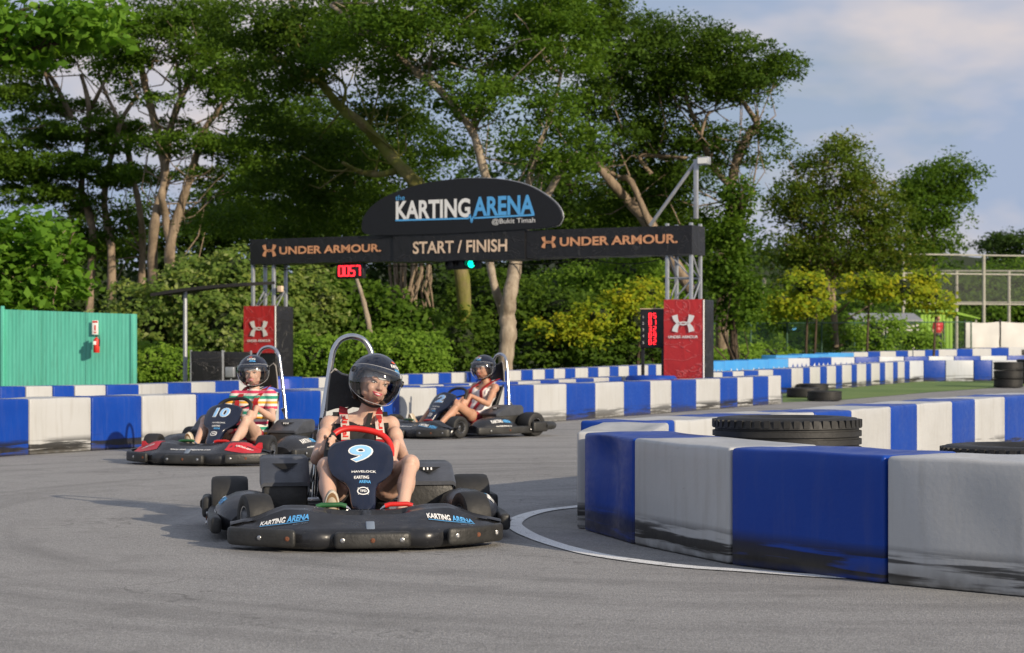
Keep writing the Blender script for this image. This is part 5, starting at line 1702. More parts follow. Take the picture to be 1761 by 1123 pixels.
    MB().tube(catmull(path, 5), .045, 10).obj('rear_bumper', RO, K)
    # ---- floor and chassis
    MB().rbox((0, -.72, .045), (.56, 1.1, .012), .005, 1).obj('floor_tray', MAT['dark_metal'], K)
    for s in (-1, 1):
        MB().tube([(s * .30, .25, .07), (s * .31, -.3, .06), (s * .29, -.9, .06), (s * .22, -1.2, .075)], .016, 8).obj('chassis_tube', MAT['dark_metal'], K)
    MB().tube([(-.6, 0, .138), (.6, 0, .138)], .02, 10).obj('rear_axle', MAT['rim'], K)
    MB().tube([(-.5, -1.05, .127), (.5, -1.05, .127)], .014, 8).obj('front_axle', MAT['dark_metal'], K)
    # ---- wheels
    steer = spec.get('steer', R(-10))
    def wheel(x, y, rad, w, rot):
        e_ = link('wheel', None, K); e_.location = (x, y, rad); e_.rotation_euler = (0, 0, rot)
        h = w / 2
        ri = rad * .50
        MB().lathe([(ri, -h * .8), (ri * 1.15, -h * .95), (rad * .84, -h), (rad * .95, -h * .93), (rad * .99, -h * .75), (rad, -h * .4), (rad, h * .4), (rad * .99, h * .75), (rad * .95, h * .93), (rad * .84, h), (ri * 1.15, h * .95), (ri, h * .8)], 40, 'X').obj('tyre', MAT['rubber'], e_, smooth=45)
        rim = MB().lathe([(ri * 1.02, -h * .86), (ri * 1.06, -h * .92), (ri * .95, -h * .9), (ri * .86, -h * .5), (ri * .8, 0), (ri * .86, h * .5), (ri * .95, h * .9), (ri * 1.06, h * .92), (ri * 1.02, h * .86)], 32, 'X').obj('rim', MAT['rim'], e_, smooth=45)
        sg = 1 if x > 0 else -1
        MB().lathe([(0, sg * h * .2), (ri * .85, sg * h * .2), (ri * .85, sg * h * .12), (0, sg * h * .12)], 24, 'X', closed=False).obj('hub_plate', MAT['dark_metal'], e_)
        MB().lathe([(0, sg * h * .62), (ri * .3, sg * h * .6), (ri * .34, sg * h * .1), (0, sg * h * .1)], 16, 'X', closed=False).obj('hub', MAT['rim'], e_)
        return e_
    wheel(-.54, -1.05, .127, .135, steer); wheel(.54, -1.05, .127, .135, steer)
    wheel(-.665, 0, .140, .20, 0); wheel(.665, 0, .140, .20, 0)
    # ---- engine and tank boxes on both sides of the seat
    for s in (-1, 1):
        x0, x1 = (.255, .49) if s < 0 else (.275, .525)
        z1 = .388 if s < 0 else .352
        w = x1 - x0
        body = MB().rbox((0, 0, 0), (w, .40, .20), .012, 2, (1, 1, 1))
        body.xf(Matrix.Translation((s * (x0 + x1) / 2, -.22, .155)))
        box_ = body.obj('engine_box', RO, K, smooth=40)
        pr = [(-.435, .248), (-.435, .268), (-.25, z1), (-.20, z1 + .008), (-.02, z1 + .008), (0, z1 - .01), (0, .256)]
        secs = [[(s * (x0 - .012 + (w + .024) * t) , y, z - (.012 if t in (0, 1) else 0)) for y, z in pr] for t in (0, .06, .94, 1)]
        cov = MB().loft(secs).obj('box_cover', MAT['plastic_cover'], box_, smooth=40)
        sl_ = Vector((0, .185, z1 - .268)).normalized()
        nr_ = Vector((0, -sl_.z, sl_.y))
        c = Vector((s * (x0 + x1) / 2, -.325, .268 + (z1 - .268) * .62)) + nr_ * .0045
        MB().add([c + Vector((-.070, 0, 0)) + sl_ * .03, c - sl_ * .042, c + Vector((.070, 0, 0)) + sl_ * .03], [(0, 1, 2)]).obj('vent', MAT['vent_shade'], cov, smooth=False, fix=False)
        if s > 0:
            for i in range(3):
                MB().box((0, 0, 0), (.008, .003, .018), Matrix.Translation(c + nr_ * .002 + Vector((-.025 + i * .02, 0, 0)) + sl_ * .003) @ Matrix.Rotation(R(-35), 4, 'X')).obj('vent_mark', MAT['txt_white'], cov)
        MB().tube([(s * (x0 + .03), -.03, .3), (s * (x0 - .01), .1, .25), (s * .2, .2, .2)], .018, 8).obj('hose', MAT['rubber'], K)
    # ---- seat
    secs = []
    for t in np.linspace(0, 1, 11):
        if t < .4:
            u = t / .4; y = -.48 + .38 * u; z = .075 - .02 * math.sin(math.pi * u)
            hw, wall = .17, .05 + .10 * u
        else:
            u = (t - .4) / .6; y = -.10 + .20 * u; z = .07 + .50 * u
            hw, wall = .185 - .02 * u, .15 * (1 - .5 * u)
        n = Vector((0, -math.sin(min(1, max(0, (t - .25) / .25)) * R(70)), math.cos(min(1, max(0, (t - .25) / .25)) * R(70))))
        pr = []
        for a in np.linspace(-1, 1, 11):
            lift = wall * max(0, abs(a) - .55) / .45
            pr.append(Vector((hw * 1.02 * a, y, z)) + n * lift)
        secs.append(pr)
    sm = MB()
    nrow = len(secs[0])
    V = [v for q in secs for v in q]
    F = [(i * nrow + k, i * nrow + k + 1, (i + 1) * nrow + k + 1, (i + 1) * nrow + k) for i in range(len(secs) - 1) for k in range(nrow - 1)]
    sm.add(V, F)
    seat = sm.obj('seat', MAT['seat'], K, fix=False)
    md = seat.modifiers.new('thick', 'SOLIDIFY'); md.thickness = .014; md.offset = 0
    # head rest wing
    hr = [(-.125, .63), (-.118, .74), (-.104, .84), (-.085, .862), (-.05, .835), (0, .822), (.05, .835), (.085, .862), (.104, .84), (.118, .74), (.125, .63), (.08, .645), (0, .655), (-.08, .645)]
    hk = MB().prism(hr, .075, .105)
    hk.obj('headrest', MAT['seat'], K, smooth=30)
    MB().tube([(-.128, .085, .63), (-.12, .085, .74), (-.104, .085, .845), (-.084, .085, .866), (-.045, .085, .838), (0, .085, .826), (.045, .085, .838), (.084, .085, .866), (.104, .085, .845), (.12, .085, .74), (.128, .085, .63)], .007, 6).obj('headrest_edge', MAT['headrest_edge'], K)
    # roll hoop
    hp = [Vector((-.20, .06, .12)), Vector((-.185, .075, .35)), Vector((-.150, .10, .60)), Vector((-.118, .115, .80)), Vector((-.098, .12, .93)), Vector((-.082, .122, .985)), Vector((-.045, .124, 1.032)), Vector((.015, .125, 1.05))]
    hk_ = spec.get('hoop', 1.0)
    hp = [Vector((v.x, v.y, v.z * hk_)) for v in hp]
    hp2 = hp + [Vector((.03 - v.x, v.y, v.z)) for v in reversed(hp[:-1])]
    MB().tube(catmull(hp2, 5), .0165, 12).obj('roll_hoop', MAT['chrome'], K)
    for s in (-1, 1):
        MB().tube([(s * .17, .085, .45), (s * .22, .25, .2), (s * .23, .32, .14)], .012, 8).obj('hoop_stay', MAT['chrome'], K)
    MB().tube([(.02, .1, .66), (-.11, .02, .60), (-.115, 0, .5)], .006, 6).obj('belt_cable', MAT['rubber'], K)
    # ---- steering
    wc = Vector((0.005, -.60, .425)); til = R(-32)
    turn = spec.get('turn', R(9))
    Mw = Matrix.Translation(wc) @ Matrix.Rotation(til, 4, 'X') @ Matrix.Rotation(turn, 4, 'Y')
    K_wheel = Mw
    def rimpt(a):
        ca, sa = math.cos(a), math.sin(a)
        x = .168 * math.copysign(abs(ca) ** .75, ca); z = .150 * math.copysign(abs(sa) ** .75, sa)
        return Mw @ Vector((x, 0, z))
    st_ = link('steering_wheel', None, K)
    gr = spec.get('grip', 'red')
    a_split = R(146)
    arc1 = [rimpt(a) for a in np.linspace(R(-24), a_split, 30)]
    arc2 = [rimpt(a) for a in np.linspace(a_split, R(336), 34)]
    MB().tube(arc1, .0165, 12).obj('upper_grip', MAT['red_grip'] if gr == 'red' else MAT['rubber'], st_)
    MB().tube(arc2, .0155, 12).obj('lower_grip', MAT['rubber'], st_)
    for a in (R(20), R(160), R(270)):
        MB().tube([rimpt(a), Mw @ Vector((0, -.03, 0))], .009, 6).obj('spoke', MAT['dark_metal'], st_)
    MB().tube([Mw @ Vector((0, -.02, 0)), (0, -.86, .20), (0, -1.02, .10)], .012, 8).obj('steering_column', MAT['dark_metal'], K)
    # ---- number panel
    rows = [(.165, .045, -1.035), (.172, .058, -1.030), (.20, .064, -1.005), (.235, .066, -.972), (.265, .070, -.943), (.290, .086, -.918), (.315, .125, -.893), (.335, .150, -.873), (.36, .162, -.849), (.40, .170, -.812), (.44, .168, -.776), (.47, .156, -.750), (.488, .135, -.737), (.497, .10, -.733), (.500, .05, -.732)]
    secs = []
    for z, hw, y in rows:
        pr = []
        for a in np.linspace(-1, 1, 17):
            bul = (1 - abs(a) ** 2.6)
            pr.append((hw * a, y - .030 * bul + .008, z + .012 * bul * (1 if z > .3 else .4)))
        for a in np.linspace(1, -1, 9):
            pr.append((hw * a * .97, y + .045 + .02 * (1 - a * a), z - .012))
        secs.append(pr)
    pm = MB().loft(secs)
    panel = pm.obj('number_panel', MAT['navy'], K, smooth=60)
    pv = bvh_of(pm)
    upv = Vector((0, .036, .04)).normalized()
    nh = .105 if len(number) == 1 else .098
    w_ = text_mesh(number, None, nh * 1.10, .055, .08)
    b_ = text_mesh(number, None, nh, .018, .08)
    sx = 1.75 if len(number) == 1 else 1.3
    for q in (w_, b_): q.v = [(v[0] * sx, v[1], v[2]) for v in q.v]
    decal(w_, pv, (.0, -.80, .425), (1, 0, 0), upv, .002, 1).obj('number_outline', MAT['txt_white'], panel, smooth=False, fix=False)
    decal(b_, pv, (.0, -.80, .425), (1, 0, 0), upv, .0042, 1).obj('number', MAT['txt_pale'], panel, smooth=False, fix=False)
    for body, ww, hh, z, m, dx in (('HAVELOCK', .125, .014, .346, 'txt_white', .01), ('KARTING', .076, .019, .318, 'txt_white', -.004), ('ARENA', .06, .019, .298, 'txt_blue', .012)):
        q = text_mesh(body, ww, hh, .02)
        decal(q, pv, (dx, -.905 + (z - .33) * .9, z), (1, 0, 0), upv, .0025, 0).obj('lettering', MAT[m], panel, smooth=False, fix=False)
    ring = MB()
    n = 28
    for i in range(n):
        a, b = 2 * math.pi * i / n, 2 * math.pi * (i + 1) / n
        ring.add([(.031 * math.cos(a), 0, .026 * math.sin(a)), (.031 * math.cos(b), 0, .026 * math.sin(b)), (.025 * math.cos(b), 0, .020 * math.sin(b)), (.025 * math.cos(a), 0, .020 * math.sin(a))], [(0, 1, 2, 3)])
    for a in (45, 135, 225, 315):
        ring.add([(.036 * math.cos(R(a + d)) , 0, .031 * math.sin(R(a + d))) for d in (-7, 7)] + [(.032 * math.cos(R(a))*1.0, 0, .0265 * math.sin(R(a)))], [(0, 1, 2)])
    decal(ring, pv, (0, -.965, .243), (1, 0, 0), upv, .0025, 0).obj('round_emblem', MAT['txt_white'], panel, smooth=False, fix=False)
    q = text_mesh('TFD', .034, .016, .03)
    decal(q, pv, (0, -.965, .243), (1, 0, 0), upv, .0025, 0).obj('lettering', MAT['txt_white'], panel, smooth=False, fix=False)
    # ---- pedals
    for s, m, x0, x1 in ((-1, 'green_grip', -.262, -.078), (1, 'red_grip', .078, .252)):
        pd = link('pedal', None, K)
        y = -1.15
        MB().tube(catmull([Vector((x0, y + .03, .07)), Vector((x0 - .004, y + .01, .16)), Vector((x0 + .03, y, .197)), Vector((x0 + .06, y, .200))], 4), .0075, 8).obj('pedal_arm', MAT['chrome'], pd)
        MB().tube(catmull([Vector((x1, y + .03, .07)), Vector((x1 + .004, y + .01, .16)), Vector((x1 - .03, y, .197)), Vector((x1 - .06, y, .200))], 4), .0075, 8).obj('pedal_arm', MAT['chrome'], pd)
        MB().tube([(x0 + .018, y, .192), (x0 + .045, y, .200), (x1 - .045, y, .201), (x1 - .018, y, .193)], .012, 10).obj('pedal_sleeve', MAT[m], pd)
    return K, Mw, rimpt

MAT['txt_dim'] = simple('print_grey', (.16, .20, .26), .5)
MAT['rust'] = simple('rust', (.16, .06, .03), .8, .2, var=.4, scale=40)
MAT['plastic_cover'] = simple('cover_plastic', (.055, .060, .072), .40, var=.3, scale=6, bump=.1)  # lighter grey-blue: the sky's reflection on the sloped cover is put into the colour
MAT['vent_shade'] = simple('painted_vent_shade', (.004, .004, .004), .9)  # near-black painted for the shade inside the vent hole; the triangle is flat
MAT['seat'] = simple('seat_black', (.016, .016, .017), .5, var=.3, bump=.25)
MAT['headrest_edge'] = simple('headrest_edge', (.28, .26, .24), .5)
# ================================================================== people
def skin(name, col, dark):
    k = NM(name)
    v = k.coord('Object')
    c = k.ramp(k.noise(v, 9, 5, .6), [(.3, dark), (.7, col)])
    c = k.mix(k.ramp(k.noise(v, 4.5, 3, .5), [(.48, 0.), (.7, .45)]), c, (dark[0] * 1.0, dark[1] * .78, dark[2] * .72))
    c = k.mix(k.ramp(k.noise(v, 130, 3, .6), [(.62, 0.), (.72, .35)]), c, (dark[0] * .7, dark[1] * .6, dark[2] * .55))
    k.set(color=c, rough=.48, sss=.12, spec=.4)
    k.b.inputs['Subsurface Radius'].default_value = (.012, .005, .003)
    k.b.inputs['Subsurface Scale'].default_value = 1.0
    k.bump(k.noise(v, 140, 3), .12, .003)
    return k.m
MAT['skin_a'] = skin('skin_fair', (.62, .42, .325), (.53, .335, .25))
MAT['skin_b'] = skin('skin_tan', (.52, .29, .19), (.43, .23, .15))
MAT['lips'] = simple('lip_pink', (.62, .09, .14), .35)
MAT['eye_white'] = simple('eye_white', (.6, .58, .55), .3)
MAT['eye_dark'] = simple('eye_dark', (.03, .02, .015), .3)
MAT['brow'] = simple('brow_brown', (.16, .085, .05), .8)
MAT['hairnet'] = simple('hairnet_white', (.66, .65, .62), .9, bump=.8, bscale=180)
MAT['helmet'] = simple('helmet_navy', (.007, .009, .02), .12, var=.15, coat=.6)
MAT['helmet_trim'] = simple('helmet_trim', (.012, .012, .013), .55)
MAT['shoe_sole'] = simple('tan_sole', (.24, .135, .06), .7, bump=.3, bscale=120)
MAT['shoe_rim'] = simple('shoe_rim', (.66, .60, .50), .6)
MAT['shoe_cloth'] = simple('shoe_canvas', (.42, .36, .27), .85, bump=.3)
MAT['shorts_red'] = simple('shorts_red', (.30, .015, .03), .85, bump=.3)
MAT['vest_white'] = simple('vest_white', (.74, .68, .66), .8, bump=.2)
def glass():
    k = NM('visor_clear')
    gl = k.n('ShaderNodeBsdfGlossy'); gl.inputs['Roughness'].default_value = .05
    gl.inputs['Color'].default_value = (1, 1, 1, 1)
    tr = k.n('ShaderNodeBsdfTransparent'); tr.inputs['Color'].default_value = (.95, .955, .96, 1)
    lw = k.n('ShaderNodeLayerWeight'); lw.inputs['Blend'].default_value = .22
    ms = k.n('ShaderNodeMixShader')
    f = k.math('ADD', k.math('MULTIPLY', lw.outputs['Fresnel'], .9), .07)
    k.l(f, ms.inputs[0]); k.l(tr.outputs[0], ms.inputs[1]); k.l(gl.outputs[0], ms.inputs[2])
    k.l(ms.outputs[0], k.o.inputs['Surface'])
    return k.m
MAT['visor'] = glass()
def stripes():
    k = NM('striped_tee')
    tc = k.n('ShaderNodeTexCoord'); sep = k.n('ShaderNodeSeparateXYZ')
    k.l(tc.outputs['Object'], sep.inputs[0])
    z = k.math('FRACT', k.math('MULTIPLY', k.math('ADD', sep.outputs[2], -.015), 7.2))
    nd = k.n('ShaderNodeValToRGB'); nd.color_ramp.interpolation = 'CONSTANT'
    els = nd.color_ramp.elements
    stops = [(.0, (.70, .66, .60)), (.16, (.62, .05, .12)), (.34, (.72, .68, .62)), (.5, (.70, .34, .03)), (.66, (.70, .66, .60)), (.80, (.02, .27, .17))]
    while len(els) < len(stops): els.new(.5)
    for e, (p, c) in zip(els, stops): e.position = p; e.color = (*c, 1)
    k.l(z, nd.inputs['Fac'])
    k.set(color=nd.outputs['Color'], rough=.85)
    k.bump(k.noise(k.coord('Object'), 30, 4), .4, .01)
    return k.m
MAT['stripes'] = stripes()

def remesh(k, name, mat, voxel, parent=None, smooth=6, keep=None):
    """fuse overlapping shapes into one continuous skin"""
    me = bpy.data.meshes.new(name)
    me.from_pydata(k.v, [], k.f)
    bm = bmesh.new(); bm.from_mesh(me); bmesh.ops.recalc_face_normals(bm, faces=bm.faces); bm.to_mesh(me); bm.free()
    ob = bpy.data.objects.new(name, me); COL.objects.link(ob)
    m = ob.modifiers.new('r', 'REMESH'); m.mode = 'VOXEL'; m.voxel_size = voxel
    s = ob.modifiers.new('s', 'SMOOTH'); s.factor = .5; s.iterations = smooth
    dg = bpy.context.evaluated_depsgraph_get()
    out = bpy.data.meshes.new_from_object(ob.evaluated_get(dg))
    bpy.data.objects.remove(ob, do_unlink=True); bpy.data.meshes.remove(me)
    if keep:
        bm = bmesh.new(); bm.from_mesh(out)
        bad = [f for f in bm.faces if not keep(f.calc_center_median())]
        bmesh.ops.delete(bm, geom=bad, context='FACES')
        bm.to_mesh(out); bm.free()
    out.name = name
    out.materials.clear(); out.materials.append(mat)
    smooth_mesh(out)
    return link(name, out, parent)

def driver(label, kart, rimpt, J, spec):
    """J: joints in the kart's own frame (forward is -y)"""
    P = empty('person', kart.location, kart.rotation_euler.z, label, 'person', 'kart drivers')
    V_ = lambda n: Vector(J[n])
    k = MB()
    inf = MB()       # torso cloth
    sh = MB()        # shorts
    g = spec.get('girth', 1.0)
    pel, sp, ch, nk = V_('pelvis'), V_('spine'), V_('chest'), V_('neck')
    lean = (nk - pel).normalized()
    rot = Vector((0, 0, 1)).rotation_difference(lean).to_matrix().to_4x4()
    shl, shr = V_('shL'), V_('shR')
    across = (shr - shl).normalized()
    ang = math.atan2(across.z, across.x)
    rc = Matrix.Rotation(-ang, 4, 'Y') @ rot
    def torso(m, e):
        m.ell(pel, (.165 * g + e, .125 * g + e, .12 + e), rot)
        m.ell(pel.lerp(sp, .6), (.145 * g + e, .108 * g + e, .13 + e), rot)
        m.ell(sp.lerp(ch, .25), (.135 * g + e, .10 * g + e, .13 + e), rot)
        m.ell(ch, (.150 * g + e, .100 * g + e, .135 + e), rc)
        for s in (-1, 1):
            m.ell(ch + rc @ Vector((s * .068, -.068, -.005)), (.066 * g + e, .056 * g + e, .064 + e), rc)
    torso(k, 0); torso(inf, spec.get('cloth_off', .007))
    k.capsule(shl.lerp(shr, .12), shr.lerp(shl, .12), .052, .052)
    k.ell(ch + rc @ Vector((0, .01, .07)), (.150 * g, .075, .07), rc)
    hd = V_('head')
    k.capsule(nk + Vector((0, .005, -.04)), hd + Vector((0, .02, -.06)), .052, .047)
    for s_ in (shl, shr):
        k.capsule(nk + Vector((0, .012, .0)), s_.lerp(nk, .25) + Vector((0, .012, .0)), .045, .034)
    # arms and hands
    for side in ('L', 'R'):
        s0, e0, h0 = V_('sh' + side), V_('el' + side), V_('hand' + side)
        k.ell(s0, (.052 * g, .052 * g, .055 * g))
        k.capsule(s0, e0, .043 * g, .034 * g)
        k.ell(s0.lerp(e0, .38), (.045 * g, .045 * g, .06 * g))
        k.capsule(e0, e0.lerp(h0, .35), .034 * g, .037 * g)
        k.capsule(e0.lerp(h0, .3), h0, .036 * g, .023)
        # grip
        a = J['grip' + side]
        c = Vector(rimpt(a)); tng = (Vector(rimpt(a + .03)) - Vector(rimpt(a - .03))).normalized()
        back = (h0 - c); back = (back - tng * back.dot(tng)).normalized()
        side_ = tng.cross(back)
        k.capsule(h0, c + back * .040, .025, .026)
        pm = Matrix((tng, side_, back)).transposed().to_4x4()
        k.ell(c + back * .034 + side_ * .006, (.040, .026, .020), pm)
        sg = J.get('curl' + side, 1)
        for i, q in enumerate((-.030, -.010, .010, .030)):
            base = c + tng * q
            rr = .0275
            pts = []
            for d in np.linspace(25, (205, 225, 220, 195)[i], 8):
                pts.append(base + back * (rr * math.cos(R(d))) + side_ * sg * (rr * math.sin(R(d))))
            k.tube(pts, [.0098, .0096, .0092, .009, .0088, .0085, .008, .007], 8)
            k.ell(base + back * (rr * math.cos(R(28))) + side_ * sg * (rr * math.sin(R(28))), (.011, .011, .011), nu=8, nv=6)
        th = []
        for d in np.linspace(-20, -125, 6):
            th.append(c + tng * (.034 * J.get('thumb' + side, 1) * (1 - .3 * abs(d) / 125)) + back * (.028 * math.cos(R(d))) + side_ * sg * (.028 * math.sin(R(d))))
        k.tube(th, [.012, .0115, .011, .0105, .010, .008], 8)
    # legs
    for side in ('L', 'R'):
        h0, n0, a0 = V_('hip' + side), V_('knee' + side), V_('ank' + side)
        k.capsule(h0, n0, .086 * g, .051 * g)
        k.ell(h0.lerp(n0, .4), (.078 * g, .08 * g, .078 * g))
        k.ell(n0, (.051 * g, .052 * g, .054 * g))
        k.ell(n0 + Vector((0, -.03, .012)), (.034 * g, .026 * g, .036 * g))
        k.capsule(n0, a0, .044 * g, .031)
        d = (a0 - n0).normalized()
        bk = (Vector((0, 1, 0)) - d * d.y).normalized()
        cm = Matrix((d.cross(bk), bk, -d)).transposed().to_4x4()
        k.ell(n0.lerp(a0, .32) + bk * .018, (.048 * g, .05 * g, .11), cm)
        toe = V_('toe' + side)
        k.capsule(a0, a0.lerp(toe, .7), .034, .026)
        sh.capsule(h0 + (h0 - n0) * .1, h0.lerp(n0, spec.get('short_len', .35)), .094 * g, .086 * g)
    sh.ell(pel + Vector((0, 0, -.01)), (.175 * g, .135 * g, .11), rot)
    # head in its own frame
    Hm = Matrix.Translation(hd) @ Matrix.Rotation(J['yaw'], 4, 'Z') @ Matrix.Rotation(J['roll'], 4, 'Y') @ Matrix.Rotation(J.get('pitch', 0), 4, 'X')
    H3 = Hm.to_3x3().to_4x4()
    f = MB()
    def fe(c, r): f.ell(Hm @ Vector(c), r, H3, 20, 14)
    fe((0, .005, .015), (.074, .092, .105))
    fe((0, -.035, -.035), (.056, .058, .066))
    fe((0, -.058, -.086), (.026, .026, .024))
    for s in (-1, 1):
        fe((s * .036, -.062, -.030), (.024, .022, .026))
        fe((s * .032, -.078, .022), (.026, .016, .010))
        fe((s * .050, -.02, -.060), (.016, .030, .022))
    f.capsule(Hm @ Vector((0, -.086, .008)), Hm @ Vector((0, -.107, -.026)), .0085, .0125)
    for s in (-1, 1): fe((s * .0115, -.096, -.029), (.0085, .010, .0075))
    fe((0, -.082, -.062), (.024, .016, .018))
    k.merge(f)
    body = remesh(k, 'body', MAT[spec['skin']], spec.get('voxel', .006), P, 5)
    bt = bvh_of(body)
    # face details
    def snap(x, z, lift=0.0):
        o_ = Hm @ Vector((x, -.30, z)); d_ = (Hm.to_3x3() @ Vector((0, 1, 0)))
        h_ = bt.ray_cast(o_, d_, .5)
        return (h_[0] - d_ * lift) if h_[0] is not None else Hm @ Vector((x, -.09, z))
    for s in (-1, 1):
        c = snap(s * .0315, .002)
        e_ = MB().ell(c, (.0125, .006, .0048), H3, 12, 8).obj('eye', MAT['eye_white'], P)
        MB().ell(snap(s * .0315, .002, .004), (.005, .003, .0046), H3, 10, 6).obj('iris', MAT['eye_dark'], e_)
        pts = [snap(s * .0315 + dx, .002 + dz, .003) for dx, dz in ((-.015, .001), (-.008, .0055), (0, .0068), (.008, .0055), (.015, .001))]
        MB().tube(pts, .0018, 5).obj('lashes', MAT['eye_dark'], e_)
        pts = [snap(s * .034 + s * dx, .020 + dz, .002) for dx, dz in ((-.018, .004), (-.006, .0075), (.008, .0065), (.019, -.001))]
        MB().tube(pts, [.002, .0034, .003, .0015], 6).obj('eyebrow', MAT['brow'], P)
    up_ = [snap(x, z, .002) for x, z in ((-.029, -.0485), (-.015, -.0515), (-.004, -.0515), (0, -.0525), (.004, -.0515), (.015, -.0515), (.029, -.0485))]
    lo_ = [snap(x, z, .002) for x, z in ((-.028, -.0505), (-.015, -.0615), (0, -.0655), (.015, -.0615), (.028, -.0505))]
    lp_ = link('mouth', None, P)
    MB().tube(up_, [.001, .0028, .0034, .003, .0034, .0028, .001], 8).obj('upper_lip', MAT['lips'], lp_)
    MB().tube(lo_, [.001, .0034, .0042, .0034, .001], 8).obj('lower_lip', MAT['lips'], lp_)
    te = [snap(x, -.0585, .001) for x in (-.016, -.008, 0, .008, .016)]
    MB().tube(te, [.002, .0034, .004, .0034, .002], 6).obj('teeth', MAT['txt_white'], lp_)
    # hairnet under the helmet edge
    hn = MB()
    n1, n2 = 26, 6
    vs = []
    for j in range(n2 + 1):
        for i in range(n1 + 1):
            a = R(-118 + 236 * i / n1)
            el = R(7 + 40 * j / n2 - 9 * (abs(a) / R(118)) ** 2 * (1 - j / n2)) + (.03 * math.sin(i * 2.4) if j == 0 else 0)
            vs.append(Hm @ Vector((.080 * math.sin(a) * math.cos(el) * 1.02, .005 - .099 * math.cos(a) * math.cos(el), .015 + .113 * math.sin(el) - .004 * (j == 0))))
    hn.add(vs, [(j * (n1 + 1) + i, j * (n1 + 1) + i + 1, (j + 1) * (n1 + 1) + i + 1, (j + 1) * (n1 + 1) + i) for j in range(n2) for i in range(n1)])
    hno = hn.obj('hairnet', MAT['hairnet'], P, fix=False)
    # ---- helmet
    hs = spec.get('helmet_scale', 1.0)
    rx, ry, rz = .140 * hs, .160 * hs, .150 * hs
    hc = Vector((0, .018, .022))
    def shell(th, ph, q=1.0):
        return Hm @ (hc + Vector((rx * q * math.sin(th) * math.cos(ph), -ry * q * math.cos(th) * math.cos(ph), rz * q * math.sin(ph))))
    # th: 0 = front
    def open_top(th):          # lower edge of the brow as a function of angle
        return R(20)
    nA, nB = 64, 30
    V = []; F = []
    def low(th):
        a = abs(th)
        if a < R(58): return R(14)
        if a < R(92): return R(14) - (R(14) + R(56)) * ((a - R(58)) / R(34)) ** 1.4
        return R(-56) + R(6) * math.sin((a - R(92)) / R(88) * math.pi)
    for i in range(nA):
        th = -math.pi + 2 * math.pi * i / nA
        lo = low(th)
        for j in range(nB + 1):
            ph = lo + (math.pi / 2 - lo) * j / nB
            V.append(shell(th, ph))
    for i in range(nA):
        i2 = (i + 1) % nA
        for j in range(nB):
            F.append((i * (nB + 1) + j, i2 * (nB + 1) + j, i2 * (nB + 1) + j + 1, i * (nB + 1) + j + 1))
    hm = MB().add(V, F)
    helm = hm.obj('helmet', MAT['helmet'], P, smooth='full')
    md = helm.modifiers.new('thick', 'SOLIDIFY'); md.thickness = .022; md.offset = -1
    ht = bvh_of(hm)
    rimp = [shell(-math.pi + 2 * math.pi * i / nA, low(-math.pi + 2 * math.pi * i / nA), .985) for i in range(nA)]
    MB().tube(rimp, .008, 8, closed=True).obj('edge_trim', MAT['helmet_trim'], helm)
    # visor bubble
    V = []; F = []
    nv_, nh_ = 18, 30
    for j in range(nv_ + 1):
        for i in range(nh_ + 1):
            u = i / nh_ * 2 - 1; v = j / nv_
            th = u * R(84)
            top = R(23) - R(8) * abs(u) ** 4
            bot = R(-52) + R(26) * abs(u) ** 3
            ph = bot + (top - bot) * v
            q = 1.075 + .05 * (1 - v) * (1 - u * u)
            V.append(shell(th, ph, q))
    F = [(j * (nh_ + 1) + i, j * (nh_ + 1) + i + 1, (j + 1) * (nh_ + 1) + i + 1, (j + 1) * (nh_ + 1) + i) for j in range(nv_) for i in range(nh_)]
    vz = MB().add(V, F).obj('visor', MAT['visor'], helm, smooth='full', fix=False)
    ring_ = [V[i] for i in range(nh_ + 1)] + [V[j * (nh_ + 1) + nh_] for j in range(1, nv_ + 1)] + [V[nv_ * (nh_ + 1) + i] for i in range(nh_ - 1, -1, -1)] + [V[j * (nh_ + 1)] for j in range(nv_ - 1, 0, -1)]
    MB().tube(ring_, .0016, 5, closed=True).obj('visor_edge', MAT['visor_edge'], helm)
    for s in (-1, 1):
        MB().lathe([(0, -.006), (.014, -.006), (.018, 0), (.018, .012), (0, .012)], 16, 'X', Matrix.Translation(shell(s * R(80), R(8), 1.06)) @ H3, closed=False).obj('visor_pivot', MAT['helmet_trim'], helm)
    # sticker on the brow
    dth, dph = spec.get('sticker', (R(30), R(36)))
    c = shell(dth, dph); nrm_ = (c - Hm @ hc).normalized()
    rt = (shell(dth + .05, dph) - shell(dth - .05, dph)).normalized(); up = (shell(dth, dph + .05) - shell(dth, dph - .05)).normalized()
    for body_, w, h, dx, dz, m in (('KARTING', .074, .022, 0, .002, 'txt_white'), ('ARENA', .058, .021, .012, -.023, 'txt_blue')):
        q = text_mesh(body_, w, h, .03); q.xf(Matrix.Translation((dx, 0, dz)))
        decal(q, ht, c, rt, up, .003, 0).obj('lettering', MAT[m], helm, smooth=False, fix=False)
    dot = MB().add([(.016 * math.cos(a) - .006, 0, .029 + .007 * math.sin(a)) for a in np.linspace(0, 2 * math.pi, 12)[:-1]], [tuple(range(11))])
    decal(dot, ht, c, rt, up, .003, 0).obj('red_spot', MAT['led_spot'], helm, smooth=False, fix=False)
    # chin strap
    pts = [Hm @ Vector(v) for v in ((-.082, .0, -.06), (-.062, -.02, -.105), (-.02, -.04, -.122), (.02, -.04, -.122), (.062, -.02, -.105), (.082, .0, -.06))]
    MB().tube(catmull(pts, 3), .0075, 6).obj('chin_strap', MAT['helmet_trim'], helm)
    # ---- clothing
    ztop = spec.get('neckline')
    kp_ = None
